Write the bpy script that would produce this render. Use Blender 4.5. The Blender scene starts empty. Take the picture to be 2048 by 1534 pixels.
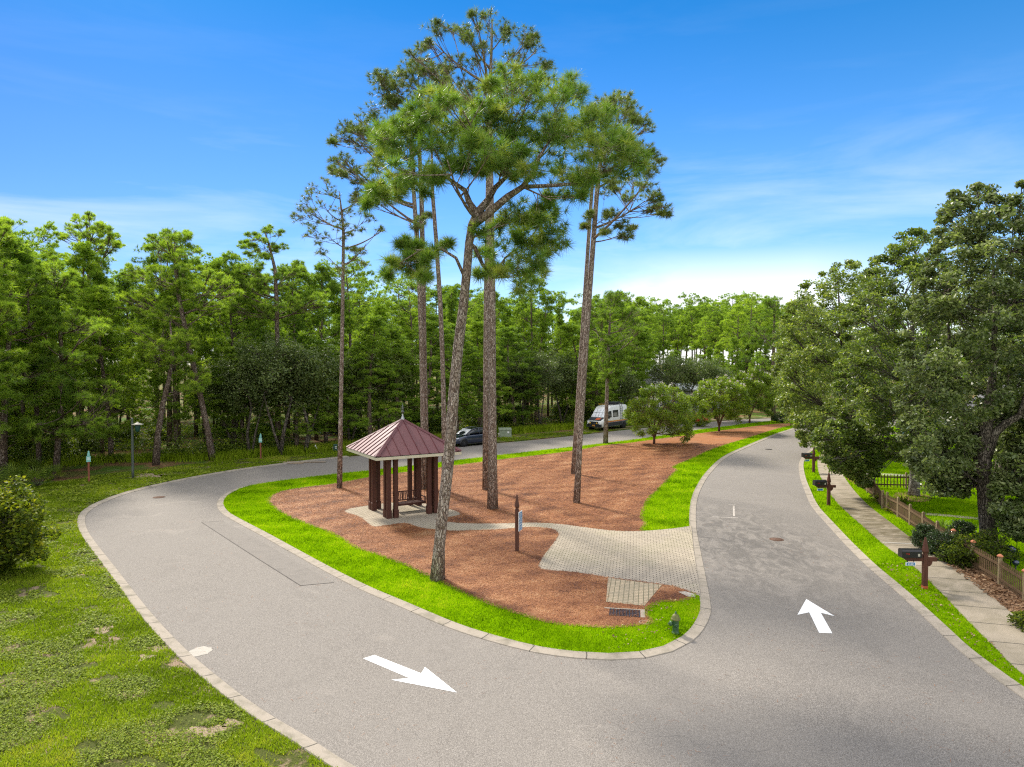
import bpy, bmesh, math, random
import numpy as np
from mathutils import Vector, Matrix
from mathutils.geometry import tessellate_polygon

SC = bpy.context.scene
COL = SC.collection
RNG = np.random.default_rng(7)
random.seed(7)

# ---------------------------------------------------------------- camera, sky, sun, exposure
FPX, CAMH, PITCH = 1420.0, 7.7, math.radians(1.787)      # focal length in photo pixels, drone height, tilt down
cam_d = bpy.data.cameras.new("camera")
cam = bpy.data.objects.new("camera", cam_d)
COL.objects.link(cam)
cam_d.sensor_fit = 'HORIZONTAL'
cam_d.sensor_width = 36.0
cam_d.lens = 36.0 * FPX / 2048.0
cam_d.clip_end = 5000
cam.location = (0, 0, CAMH)
cam.rotation_euler = (math.pi / 2 - PITCH, 0, 0)
SC.camera = cam

SUN_EL = math.radians(42)
SUN_AZ = math.atan2(-0.57, 0.82)
sunv = Vector((math.sin(SUN_AZ) * math.cos(SUN_EL), math.cos(SUN_AZ) * math.cos(SUN_EL), math.sin(SUN_EL)))
sun_d = bpy.data.lights.new("sun", 'SUN')
sun_d.energy = 3.5
sun_d.angle = math.radians(8.0)
sun_d.color = (1.0, 0.93, 0.82)
sun = bpy.data.objects.new("sun", sun_d)
COL.objects.link(sun)
sun.rotation_euler = (-sunv).to_track_quat('-Z', 'Y').to_euler()

SC.view_settings.view_transform = 'Standard'
SC.view_settings.look = 'None'
SC.view_settings.gamma = 1.0
SC.view_settings.use_curve_mapping = False
SC.view_settings.exposure = 0.95

SC.render.engine = 'CYCLES'
cy = SC.cycles
cy.max_bounces = 9; cy.diffuse_bounces = 5; cy.glossy_bounces = 2; cy.transmission_bounces = 6
cy.transparent_max_bounces = 4
cy.caustics_reflective = False; cy.caustics_refractive = False
cy.sample_clamp_indirect = 4.0
cy.use_denoising = False
cy.filter_width = 1.2
cy.denoiser = 'OPENIMAGEDENOISE'
SC.render.film_transparent = False

# ---------------------------------------------------------------- node helpers
def lin(h):
    h = h.lstrip('#')
    out = []
    for i in (0, 2, 4):
        c = int(h[i:i + 2], 16) / 255
        out.append(c / 12.92 if c <= 0.04045 else ((c + 0.055) / 1.055) ** 2.4)
    return tuple(out) + (1.0,)

def C(r, g=None, b=None):
    return (r, g, b, 1.0) if g is not None else (r, r, r, 1.0)

class NT:
    def __init__(self, tree):
        self.t = tree
    def n(self, typ, ins=None, **props):
        nd = self.t.nodes.new(typ)
        for k, v in props.items():
            setattr(nd, k, v)
        for k, v in (ins or {}).items():
            s = nd.inputs[k]
            if isinstance(v, bpy.types.NodeSocket):
                self.t.links.new(v, s)
            else:
                s.default_value = v
        return nd
    def noise(self, vec, scale, detail=4, rough=0.55, dist=0.0):
        return self.n('ShaderNodeTexNoise', {'Vector': vec, 'Scale': scale, 'Detail': detail, 'Roughness': rough, 'Distortion': dist}).outputs['Fac']
    def vor(self, vec, scale, out='Distance', feature='F1', rand=1.0):
        return self.n('ShaderNodeTexVoronoi', {'Vector': vec, 'Scale': scale, 'Randomness': rand}, feature=feature).outputs[out]
    def ramp(self, fac, stops, interp='LINEAR'):
        r = self.n('ShaderNodeValToRGB', {'Fac': fac})
        cr = r.color_ramp
        cr.interpolation = interp
        while len(cr.elements) < len(stops):
            cr.elements.new(0.5)
        for e, (p, c) in zip(cr.elements, stops):
            e.position = p
            e.color = c if isinstance(c, tuple) else C(c)
        return r.outputs['Color']
    def mix(self, fac, a, b, blend='MIX'):
        m = self.n('ShaderNodeMix', data_type='RGBA', blend_type=blend)
        for k, v in ((0, fac), (6, a), (7, b)):
            s = m.inputs[k]
            if isinstance(v, bpy.types.NodeSocket):
                self.t.links.new(v, s)
            else:
                s.default_value = v
        return m.outputs[2]
    def math(self, op, a, b=0.0, clamp=False):
        m = self.n('ShaderNodeMath', operation=op, use_clamp=clamp)
        for k, v in ((0, a), (1, b)):
            if isinstance(v, bpy.types.NodeSocket):
                self.t.links.new(v, m.inputs[k])
            else:
                m.inputs[k].default_value = v
        return m.outputs[0]
    def mapping(self, vec, scale=(1, 1, 1), rot=(0, 0, 0), loc=(0, 0, 0)):
        return self.n('ShaderNodeMapping', {'Vector': vec, 'Scale': scale, 'Rotation': rot, 'Location': loc}).outputs['Vector']
    def bump(self, height, strength=0.5, dist=0.02):
        return self.n('ShaderNodeBump', {'Height': height, 'Strength': strength, 'Distance': dist}).outputs['Normal']

def material(name, fn):
    m = bpy.data.materials.new(name)
    m.use_nodes = True
    t = m.node_tree
    for nd in list(t.nodes):
        t.nodes.remove(nd)
    k = NT(t)
    out = k.n('ShaderNodeOutputMaterial')
    sh = fn(k)
    t.links.new(sh, out.inputs['Surface'])
    return m

def prin(k, col, rough=0.8, spec=0.3, normal=None, metal=0.0, **extra):
    ins = {'Base Color': col, 'Roughness': rough, 'Metallic': metal, 'Specular IOR Level': spec}
    if normal is not None:
        ins['Normal'] = normal
    ins.update(extra)
    return k.n('ShaderNodeBsdfPrincipled', ins).outputs['BSDF']

def wpos(k):
    return k.n('ShaderNodeNewGeometry').outputs['Position']
def opos(k):
    return k.n('ShaderNodeTexCoord').outputs['Object']

def plain(name, col, rough=0.6, spec=0.4, metal=0.0, var=0.12, scale=6.0, bump=0.0):
    def f(k):
        v = opos(k)
        n = k.noise(v, scale, 5)
        lo = tuple(max(0, c * (1 - var)) for c in col[:3]) + (1,)
        hi = tuple(min(1, c * (1 + var)) for c in col[:3]) + (1,)
        c = k.ramp(n, [(0.3, lo), (0.7, hi)])
        nm = k.bump(n, bump, 0.02) if bump else None
        return prin(k, c, rough, spec, nm, metal)
    return material(name, f)

# ---------------------------------------------------------------- world
W = bpy.data.worlds.new("World")
SC.world = W
W.use_nodes = True
wt = W.node_tree
for nd in list(wt.nodes):
    wt.nodes.remove(nd)
k = NT(wt)
sky = k.n('ShaderNodeTexSky', sky_type='NISHITA', sun_disc=False, sun_elevation=SUN_EL, sun_rotation=SUN_AZ,
          altitude=0.0, air_density=1.0, dust_density=0.3, ozone_density=2.2)
gen = k.n('ShaderNodeTexCoord').outputs['Generated']
sep = k.n('ShaderNodeSeparateXYZ', {'Vector': gen})
el = sep.outputs['Z']
tinted = k.n('ShaderNodeHueSaturation', {'Color': sky.outputs['Color'], 'Saturation': 1.25, 'Value': 1.0, 'Hue': 0.5}).outputs['Color']
tinted = k.mix(1.0, tinted, k.ramp(el, [(0.0, C(.66, .76, .98)), (0.12, C(.56, .70, .95)), (0.27, C(.40, .65, .88)), (0.45, C(.11, .54, .76)), (1.0, C(.2, .5, .8))]), 'MULTIPLY')
tinted = k.mix(1.0, tinted, k.ramp(k.math('MULTIPLY', k.math('ADD', sep.outputs['X'], 1.0), 0.5), [(0.2, C(.56, .62, .74)), (0.5, C(.90, .93, .98)), (0.8, C(1.5, 1.3, 1.15))]), 'MULTIPLY')
# cloud layer: wisps stretched along the horizon, a bank low on the right
stretch = k.mapping(gen, (1.0, 1.0, 5.5))
cn = k.noise(stretch, 2.6, 8, 0.58, 0.35)
wisp = k.ramp(cn, [(0.47, 0.0), (0.75, 0.48)])
fade = k.ramp(el, [(0.0, 1.0), (0.16, 0.75), (0.32, 0.10), (0.5, 0.03)])
wisp = k.math('MULTIPLY', wisp, fade)
bankn = k.noise(k.mapping(gen, (1.0, 1.0, 3.0), (0, 0, 0), (3.1, 0.4, 0.2)), 3.4, 7, 0.55)
azr = k.ramp(k.n('ShaderNodeMath', {0: sep.outputs['X'], 1: 0.0}, operation='ADD').outputs[0], [(0.04, 0.0), (0.15, 1.0), (0.38, 1.0), (0.48, 0.3), (0.8, 0.15)])
elr = k.ramp(el, [(0.0, 1.0), (0.085, 0.95), (0.12, 0.45), (0.155, 0.0)])
bank = k.math('MULTIPLY', k.math('MULTIPLY', azr, elr), k.ramp(bankn, [(0.30, 0.25), (0.52, 1.0)]))
over = k.math('MAXIMUM', k.ramp(el, [(0.50, 0.0), (0.66, 0.95)]), k.ramp(k.math('MULTIPLY', k.math('ADD', sep.outputs['Y'], 1.0), 0.5), [(0.25, 1.0), (0.5, 0.0)]))  # unseen bright cloud overhead and behind the camera, added for fill light
over = k.math('MULTIPLY', over, k.ramp(cn, [(0.35, 0.75), (0.6, 1.0)]))
cl = k.math('MULTIPLY', k.math('MAXIMUM', wisp, bank, True), 0.94)
withcloud = k.mix(cl, tinted, C(7.2, 7.25, 7.3))
withcloud = k.mix(over, withcloud, C(8.4, 8.5, 8.7))
bg = k.n('ShaderNodeBackground', {'Color': withcloud, 'Strength': 0.10})
wo = k.n('ShaderNodeOutputWorld')
wt.links.new(bg.outputs[0], wo.inputs['Surface'])

# ---------------------------------------------------------------- pixel -> ground
cP, sP = math.cos(PITCH), math.sin(PITCH)
def ray(px, py):
    x = (px - 1024) / FPX
    y = -(py - 767) / FPX
    return Vector((x, cP + sP * y, -sP + cP * y))
def U(px, py, z=0.0):
    d = ray(px, py)
    t = (z - CAMH) / d.z
    return Vector((d.x * t, d.y * t, z))
def UD(px, py, Y):
    d = ray(px, py)
    t = Y / d.y
    return Vector((d.x * t, Y, CAMH + d.z * t))
def depth(py):
    return U(1024, py).y

# ---------------------------------------------------------------- object helpers
def link(o, parent=None):
    COL.objects.link(o)
    if parent is not None:
        o.parent = parent
    return o
def tag(o, label=None, cat=None, group=None, kind=None):
    if label: o["label"] = label
    if cat: o["category"] = cat
    if group: o["group"] = group
    if kind: o["kind"] = kind
    return o
def thing(name, label, cat, loc=(0, 0, 0), rz=0.0, group=None):
    o = bpy.data.objects.new(name, None)
    o.empty_display_size = 0.2
    o.location = loc
    o.rotation_euler = (0, 0, rz)
    link(o)
    return tag(o, label, cat, group)
def copy_tree(o, parent=None):
    c = o.copy()
    COL.objects.link(c)
    c.parent = parent
    for ch in o.children:
        copy_tree(ch, c)
    return c

def np_mesh(name, verts, nper, mat, tint=None, smooth=False):
    """verts (F*nper,3): one face for each run of nper vertices."""
    me = bpy.data.meshes.new(name)
    nv = len(verts); nf = nv // nper
    me.vertices.add(nv)
    me.vertices.foreach_set('co', np.ascontiguousarray(verts, dtype=np.float32).ravel())
    me.loops.add(nv)
    me.loops.foreach_set('vertex_index', np.arange(nv, dtype=np.int32))
    me.polygons.add(nf)
    me.polygons.foreach_set('loop_start', np.arange(0, nv, nper, dtype=np.int32))
    if tint is not None:
        a = me.attributes.new('tint', 'FLOAT', 'POINT')
        a.data.foreach_set('value', np.ascontiguousarray(tint, dtype=np.float32))
    if mat: me.materials.append(mat)
    me.update()
    me.validate()
    return me

class MB:
    """mesh builder: boxes, tubes, lathes, prisms collected into one mesh"""
    def __init__(self):
        self.v = []; self.f = []; self.sm = []
    def add(self, vs, fs, M=None, smooth=False):
        b = len(self.v)
        if M is not None:
            vs = [M @ Vector(p) for p in vs]
        self.v += [tuple(p) for p in vs]
        self.f += [tuple(i + b for i in f) for f in fs]
        self.sm += [smooth] * len(fs)
        return self
    def box(self, c, s, rz=0.0, M=None, taper=1.0):
        x, y, z = s[0] / 2, s[1] / 2, s[2] / 2
        t = taper
        vs = [(-x, -y, -z), (x, -y, -z), (x, y, -z), (-x, y, -z), (-x * t, -y * t, z), (x * t, -y * t, z), (x * t, y * t, z), (-x * t, y * t, z)]
        fs = [(0, 3, 2, 1), (4, 5, 6, 7), (0, 1, 5, 4), (1, 2, 6, 5), (2, 3, 7, 6), (3, 0, 4, 7)]
        T = Matrix.Translation(c) @ Matrix.Rotation(rz, 4, 'Z')
        if M is not None: T = M @ T
        return self.add(vs, fs, T)
    def tube(self, pts, rad, n=8, cap=True, smooth=True):
        pts = [Vector(p) for p in pts]
        m = len(pts)
        if not hasattr(rad, '__len__'): rad = [rad] * m
        vs = []; fs = []
        prev = None
        for i, p in enumerate(pts):
            d = (pts[min(i + 1, m - 1)] - pts[max(i - 1, 0)]).normalized()
            if prev is None:
                a = d.orthogonal().normalized()
            else:
                a = (prev - d * prev.dot(d))
                a = a.normalized() if a.length > 1e-6 else d.orthogonal().normalized()
            prev = a
            b = d.cross(a)
            for j in range(n):
                t = 2 * math.pi * j / n
                vs.append(p + (a * math.cos(t) + b * math.sin(t)) * rad[i])
        for i in range(m - 1):
            for j in range(n):
                q = (j + 1) % n
                fs.append((i * n + j, i * n + q, (i + 1) * n + q, (i + 1) * n + j))
        if cap:
            fs.append(tuple(range(n - 1, -1, -1)))
            fs.append(tuple(range((m - 1) * n, m * n)))
        return self.add(vs, fs, None, smooth)
    def lathe(self, prof, c=(0, 0, 0), n=20, M=None, smooth=True):
        vs = []; fs = []
        for r, z in prof:
            for j in range(n):
                t = 2 * math.pi * j / n
                vs.append((c[0] + r * math.cos(t), c[1] + r * math.sin(t), c[2] + z))
        for i in range(len(prof) - 1):
            for j in range(n):
                q = (j + 1) % n
                fs.append((i * n + j, i * n + q, (i + 1) * n + q, (i + 1) * n + j))
        fs.append(tuple(range(n - 1, -1, -1)))
        fs.append(tuple(range((len(prof) - 1) * n, len(prof) * n)))
        return self.add(vs, fs, M, smooth)
    def prism(self, poly, z0, z1, M=None):
        n = len(poly)
        vs = [(p[0], p[1], z0) for p in poly] + [(p[0], p[1], z1) for p in poly]
        fs = [(i, (i + 1) % n, n + (i + 1) % n, n + i) for i in range(n)]
        tris = tessellate_polygon([[Vector((p[0], p[1], 0)) for p in poly]])
        for t in tris:
            fs.append(tuple(n + i for i in t)); fs.append(tuple(reversed(t)))
        return self.add(vs, fs, M)
    def quad(self, a, b, c, d):
        return self.add([a, b, c, d], [(0, 1, 2, 3)])
    def mesh(self, name, mat, bevel=0.0, fixn=True):
        me = bpy.data.meshes.new(name)
        me.from_pydata(self.v, [], self.f)
        me.polygons.foreach_set('use_smooth', self.sm)
        if mat: me.materials.append(mat)
        if fixn or bevel:
            bm = bmesh.new(); bm.from_mesh(me)
            if bevel:
                es = [e for e in bm.edges if len(e.link_faces) == 2 and e.calc_face_angle(0) > 0.6]
                bmesh.ops.bevel(bm, geom=es, offset=bevel, segments=2, affect='EDGES', profile=0.5, clamp_overlap=True)
            bmesh.ops.recalc_face_normals(bm, faces=bm.faces)
            bm.to_mesh(me); bm.free()
        me.update()
        return me
    def build(self, name, mat, parent=None, bevel=0.0, fixn=True):
        return link(bpy.data.objects.new(name, self.mesh(name, mat, bevel, fixn)), parent)

def catmull(pts, step=0.5, closed=False):
    P = [Vector((p[0], p[1])) for p in pts]
    n = len(P); out = []
    rng = range(n if closed else n - 1)
    for i in rng:
        if closed:
            p0, p1, p2, p3 = P[i - 1], P[i], P[(i + 1) % n], P[(i + 2) % n]
        else:
            p0 = P[i - 1] if i > 0 else P[0] * 2 - P[1]
            p1, p2 = P[i], P[i + 1]
            p3 = P[i + 2] if i + 2 < n else P[-1] * 2 - P[-2]
        m = max(1, int((p2 - p1).length / step))
        # centripetal-ish: limit tangents to the segment length
        L = (p2 - p1).length
        t1 = (p2 - p0); t2 = (p3 - p1)
        if t1.length > 0: t1 = t1.normalized() * L
        if t2.length > 0: t2 = t2.normalized() * L
        for j in range(m):
            t = j / m
            h1 = 2 * t**3 - 3 * t**2 + 1; h2 = t**3 - 2 * t**2 + t
            h3 = -2 * t**3 + 3 * t**2; h4 = t**3 - t**2
            out.append(p1 * h1 + t1 * h2 + p2 * h3 + t2 * h4)
    if not closed: out.append(P[-1])
    return out

def offset_line(line, d, closed=False):
    n = len(line); out = []
    for i, p in enumerate(line):
        a = line[(i - 1) % n] if (closed or i > 0) else p
        b = line[(i + 1) % n] if (closed or i < n - 1) else p
        t = (b - a)
        t = t.normalized() if t.length > 1e-9 else Vector((1, 0))
        out.append(p + Vector((-t.y, t.x)) * d)
    return out

def sheet(name, poly, z, mat, kind='structure', skirt=0.0, wobble=0.0, parent=None):
    poly = [Vector((p[0], p[1])) for p in poly]
    if wobble:
        q = []
        for i, p in enumerate(poly):
            q.append(p + Vector((random.uniform(-1, 1), random.uniform(-1, 1))) * wobble)
        poly = q
    n = len(poly)
    vs = [(p.x, p.y, z) for p in poly]
    tris = tessellate_polygon([[Vector((p.x, p.y, 0)) for p in poly]])
    fs = []
    for t in tris:
        a, b, c = (poly[i] for i in t)
        if (b - a).cross(c - a) < 0: t = (t[0], t[2], t[1])
        fs.append(tuple(t))
    if skirt:
        vs += [(p.x, p.y, z - skirt) for p in poly]
        area = sum(poly[i].cross(poly[(i + 1) % n]) for i in range(n))
        for i in range(n):
            j = (i + 1) % n
            fs.append((i, n + i, n + j, j) if area > 0 else (i, j, n + j, n + i))
    me = bpy.data.meshes.new(name)
    me.from_pydata(vs, [], fs)
    me.materials.append(mat)
    me.update()
    o = link(bpy.data.objects.new(name, me), parent)
    if kind: o["kind"] = kind
    return o

def strip(name, line, prof, mat, closed=False, kind='structure'):
    """sweep a cross-section [(offset,z),...] along a line; UV u = metres along"""
    line = [Vector((p[0], p[1])) for p in line]
    n = len(line); m = len(prof)
    lines = [offset_line(line, o, closed) for o, z in prof]
    vs = []; 
    for i in range(n):
        for j in range(m):
            vs.append((lines[j][i].x, lines[j][i].y, prof[j][1]))
    fs = []; uv = []
    s = [0.0]
    for i in range(n): s.append(s[-1] + (line[(i + 1) % n] - line[i]).length)
    for i in range(n if closed else n - 1):
        a = i; b = (i + 1) % n
        for j in range(m - 1):
            fs.append((a * m + j, b * m + j, b * m + j + 1, a * m + j + 1))
            w0, w1 = prof[j][0], prof[j + 1][0]
            uv += [(s[i], w0), (s[i + 1], w0), (s[i + 1], w1), (s[i], w1)]
    me = bpy.data.meshes.new(name)
    me.from_pydata(vs, [], fs)
    ul = me.uv_layers.new(name='UVMap')
    ul.data.foreach_set('uv', [c for p in uv for c in p])
    me.materials.append(mat)
    bm = bmesh.new(); bm.from_mesh(me)
    bmesh.ops.recalc_face_normals(bm, faces=bm.faces)
    up = sum(f.normal.z for f in bm.faces)
    if up < 0: bmesh.ops.reverse_faces(bm, faces=bm.faces)
    bm.to_mesh(me); bm.free()
    me.update()
    o = link(bpy.data.objects.new(name, me))
    if kind: o["kind"] = kind
    return o

def inside(poly, X, Y):
    px = np.array([p[0] for p in poly]); py = np.array([p[1] for p in poly])
    qx = np.roll(px, -1); qy = np.roll(py, -1)
    r = np.zeros(X.shape, bool)
    for a, b, c, d in zip(px, py, qx, qy):
        if b == d: continue
        cond = ((b > Y) != (d > Y))
        xx = (c - a) * (Y - b) / (d - b) + a
        r ^= cond & (X < xx)
    return r
# ---------------------------------------------------------------- surface materials
def m_asphalt(k):
    v = wpos(k)
    fine = k.noise(v, 55.0, 6, 0.75)
    mid = k.noise(v, 7.0, 5, 0.6)
    big = k.noise(k.mapping(v, (0.35, 0.22, 1)), 1.0, 5, 0.6, 0.6)
    spots = k.noise(k.mapping(v, (0.9, 0.55, 1), (0, 0, 0.5)), 1.0, 6, 0.65, 1.2)
    base = k.ramp(fine, [(0.34, C(.043, .038, .034)), (0.50, C(.190, .170, .148)), (0.66, C(.43, .39, .345))])
    base = k.mix(k.ramp(big, [(0.32, 0.0), (0.68, 0.40)]), base, C(.22, .199, .175))
    stain = k.ramp(spots, [(0.54, 0.0), (0.76, 0.55)])
    base = k.mix(k.math('MULTIPLY', stain, k.ramp(mid, [(0.35, 0.15), (0.65, 0.85)])), base, C(.115, .102, .088))
    # pine shadow mottling painted into the right lane's colour, mixed with stains
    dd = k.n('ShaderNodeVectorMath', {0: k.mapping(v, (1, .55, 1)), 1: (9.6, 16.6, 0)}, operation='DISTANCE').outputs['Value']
    shade_blot = k.math('MULTIPLY', k.ramp(k.math('DIVIDE', dd, 8.0), [(0.25, 1.0), (0.75, 0.0)]), k.ramp(k.noise(k.mapping(v, (1.6, .8, 1), (0, 0, -.5)), 1.0, 8, .72, 1.5), [(.40, 0.0), (.57, .95)]))
    base = k.mix(k.math('MULTIPLY', shade_blot, k.ramp(fine, [(.35, 1.0), (.7, .35)])), base, C(.085, .078, .07))
    pale = k.ramp(k.noise(k.mapping(v, (0.5, 0.5, 1), (0, 0, 1.1), (9, 4, 0)), 1.0, 5, 0.6, 0.8), [(0.60, 0.0), (0.80, 0.25)])
    base = k.mix(pale, base, C(.45, .395, .335))
    # hairline cracks
    cr = k.vor(k.n('ShaderNodeVectorMath', {0: v, 1: k.n('ShaderNodeTexNoise', {'Vector': v, 'Scale': 1.2, 'Detail': 4.0}).outputs['Color']}, operation='ADD').outputs[0], 0.32, 'Distance', 'DISTANCE_TO_EDGE')
    crm = k.math('MULTIPLY', k.ramp(cr, [(0.0, 1.0), (0.005, 0.0)]), k.ramp(big, [(0.55, 0.0), (0.66, 0.5)]))
    base = k.mix(crm, base, C(.07, .068, .066))
    # pine straw dust, warm flecks
    fl = k.ramp(k.noise(k.mapping(v, (5, 34, 1), (0, 0, 0.7)), 1.0, 3, 0.5, 0.4), [(0.72, 0.0), (0.80, 0.45)])
    base = k.mix(fl, base, C(.36, .19, .09))
    h = k.math('ADD', fine, k.math('MULTIPLY', mid, 0.3))
    return prin(k, base, 0.9, 0.25, k.bump(h, 0.45, 0.012))
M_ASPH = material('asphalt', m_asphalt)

def m_patch(k):
    v = wpos(k)
    fine = k.noise(v, 60.0, 5, 0.7)
    big = k.noise(v, 1.5, 5, 0.65, 0.8)
    base = k.ramp(fine, [(0.33, C(.06, .054, .048)), (0.5, C(.185, .166, .145)), (0.68, C(.40, .36, .32))])
    base = k.mix(k.ramp(big, [(0.48, 0.0), (0.70, 0.5)]), base, C(.13, .118, .104))
    return prin(k, base, 0.9, 0.25, k.bump(fine, 0.4, 0.01))
M_PATCH = material('asphalt_patch', m_patch)

def concrete(k, v, joint, base=(.42, .375, .31), stain=0.6):
    fine = k.noise(v, 45.0, 5, 0.7)
    mid = k.noise(v, 2.2, 6, 0.62, 0.5)
    b = tuple(base)
    c = k.ramp(fine, [(0.25, C(*(x * .74 for x in b))), (0.75, C(*(x * 1.22 for x in b)))])
    c = k.mix(k.math('MULTIPLY', k.ramp(mid, [(0.48, 0.0), (0.75, 1.0)]), stain), c, C(.16, .145, .105))
    if joint is not None:
        c = k.mix(k.math('MULTIPLY', joint, 0.85), c, C(.06, .055, .045))
        h = k.math('SUBTRACT', k.math('MULTIPLY', fine, 0.3), joint)
    else:
        h = k.math('MULTIPLY', fine, 0.3)
    return prin(k, c, 0.9, 0.2, k.bump(h, 0.5, 0.015))

def m_kerb(k):
    uv = k.n('ShaderNodeTexCoord').outputs['UV']
    s = k.n('ShaderNodeSeparateXYZ', {'Vector': uv})
    fr = k.math('FRACT', k.math('DIVIDE', s.outputs['X'], 1.55))
    j = k.ramp(k.math('ABSOLUTE', k.math('SUBTRACT', fr, 0.5)), [(0.0, 1.0), (0.008, 1.0), (0.013, 0.0)])
    return concrete(k, wpos(k), j, (.33, .285, .23), 0.85)
M_KERB = material('kerb_concrete', m_kerb)

def m_walk(k):
    uv = k.n('ShaderNodeTexCoord').outputs['UV']
    s = k.n('ShaderNodeSeparateXYZ', {'Vector': uv})
    fr = k.math('FRACT', k.math('DIVIDE', s.outputs['X'], 1.5))
    j = k.ramp(k.math('ABSOLUTE', k.math('SUBTRACT', fr, 0.5)), [(0.0, 1.0), (0.012, 1.0), (0.02, 0.0)])
    # darker mossy flags
    cell = k.math('FLOOR', k.math('DIVIDE', k.math('ADD', s.outputs['X'], 0.75), 1.5))
    rnd = k.n('ShaderNodeTexWhiteNoise', {'W': cell}, noise_dimensions='1D').outputs['Value']
    v = wpos(k)
    fine = k.noise(v, 45.0, 5, 0.7)
    mid = k.noise(k.mapping(v, (1, 1, 1)), 1.1, 6, 0.62, 0.7)
    c = k.ramp(fine, [(0.25, C(.24, .20, .145)), (0.75, C(.43, .365, .28))])
    st = k.math('MULTIPLY', k.ramp(mid, [(0.40, 0.0), (0.66, 1.0)]), k.ramp(rnd, [(0.0, 0.25), (1.0, 0.8)]))
    c = k.mix(st, c, C(.13, .115, .065))
    dw = k.n('ShaderNodeVectorMath', {0: v, 1: WALK_DARK}, operation='DISTANCE').outputs['Value']  # darker brown patch centred on this stretch of pavement
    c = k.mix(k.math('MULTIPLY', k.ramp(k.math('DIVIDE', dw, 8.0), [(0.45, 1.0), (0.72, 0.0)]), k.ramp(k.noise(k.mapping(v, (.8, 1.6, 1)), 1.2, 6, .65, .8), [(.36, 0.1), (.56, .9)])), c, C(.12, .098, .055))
    c = k.mix(k.math('MULTIPLY', j, 0.8), c, C(.06, .055, .045))
    h = k.math('SUBTRACT', k.math('MULTIPLY', fine, 0.3), j)
    return prin(k, c, 0.9, 0.2, k.bump(h, 0.5, 0.015))
WALK_DARK = tuple(U(1745, 1040))
M_WALK = material('walk_concrete', m_walk)
M_CONC = material('plain_concrete', lambda k: concrete(k, wpos(k), None, (.33, .285, .225), 0.6))
M_PALE = material('pale_concrete', lambda k: concrete(k, wpos(k), None, (.40, .37, .32), 0.35))

def m_turf(k):
    v = wpos(k)
    n1 = k.noise(v, 38.0, 5, 0.7)
    n2 = k.noise(v, 1.3, 5, 0.6)
    n3 = k.noise(v, 0.45, 3, 0.5)
    c = k.ramp(n1, [(0.25, C(.06, .135, .001)), (0.55, C(.17, .32, .002)), (0.8, C(.29, .46, .004))])
    c = k.mix(k.ramp(n2, [(0.55, 0.0), (0.8, 0.45)]), c, C(.27, .34, .02))
    c = k.mix(k.ramp(n3, [(0.58, 0.0), (0.78, 0.3)]), c, C(.05, .15, .004))
    return prin(k, c, 0.95, 0.0, k.bump(n1, 0.8, 0.04))
M_TURF = material('turf', m_turf)

def m_verge(k):
    v = wpos(k)
    n1 = k.noise(v, 30.0, 5, 0.7)
    n2 = k.noise(v, 0.55, 6, 0.62, 0.4)
    n3 = k.noise(k.mapping(v, (1, 1, 1), (0, 0, 0), (7, 3, 0)), 0.9, 6, 0.66, 0.5)
    c = k.ramp(n1, [(0.25, C(.03, .04, .006)), (0.5, C(.07, .085, .014)), (0.65, C(.13, .12, .03)), (0.8, C(.22, .17, .08))])  # soil colour darkened so the gaps between weeds look shaded
    c = k.mix(k.ramp(n2, [(0.45, 0.0), (0.62, 0.25)]), c, k.ramp(n1, [(0.3, C(.05, .08, .008)), (0.7, C(.13, .17, .02))]))
    dirt = k.ramp(n1, [(0.3, C(.17, .10, .06)), (0.55, C(.33, .24, .16)), (0.75, C(.55, .46, .37))])
    c = k.mix(k.ramp(n3, [(0.55, 0.0), (0.62, 1.0)]), c, dirt)
    return prin(k, c, 0.9, 0.15, k.bump(n1, 0.9, 0.05))
M_VERGE = material('weedy_verge', m_verge)

def m_sand(k):
    v = wpos(k)
    n = k.noise(v, 26, 6, .72)
    c = k.ramp(n, [(.28, C(.14, .09, .05)), (.5, C(.29, .22, .15)), (.75, C(.46, .38, .29))])
    return prin(k, c, .95, .1, k.bump(n, .6, .03))
M_SAND = material('bare_sand', m_sand)
def m_floor(k):
    v = wpos(k)
    n1 = k.noise(v, 14.0, 6, 0.72)
    n2 = k.noise(v, 0.35, 6, 0.65, 0.6)
    n3 = k.noise(k.mapping(v, (1, 1, 1), (0, 0, 0), (3, 8, 0)), 0.22, 5, 0.6)
    litter = k.ramp(n1, [(0.25, C(.07, .035, .018)), (0.5, C(.19, .10, .05)), (0.75, C(.36, .23, .13))])
    green = k.ramp(n1, [(0.25, C(.03, .06, .008)), (0.55, C(.09, .16, .02)), (0.8, C(.18, .25, .04))])
    c = k.mix(k.ramp(n2, [(0.42, 0.0), (0.58, 1.0)]), litter, green)
    c = k.mix(k.ramp(n3, [(0.66, 0.0), (0.72, 0.7)]), c, C(.48, .41, .33))
    return prin(k, c, 0.95, 0.1, k.bump(n1, 0.9, 0.08))
M_FLOOR = material('wood_floor', m_floor)

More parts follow.
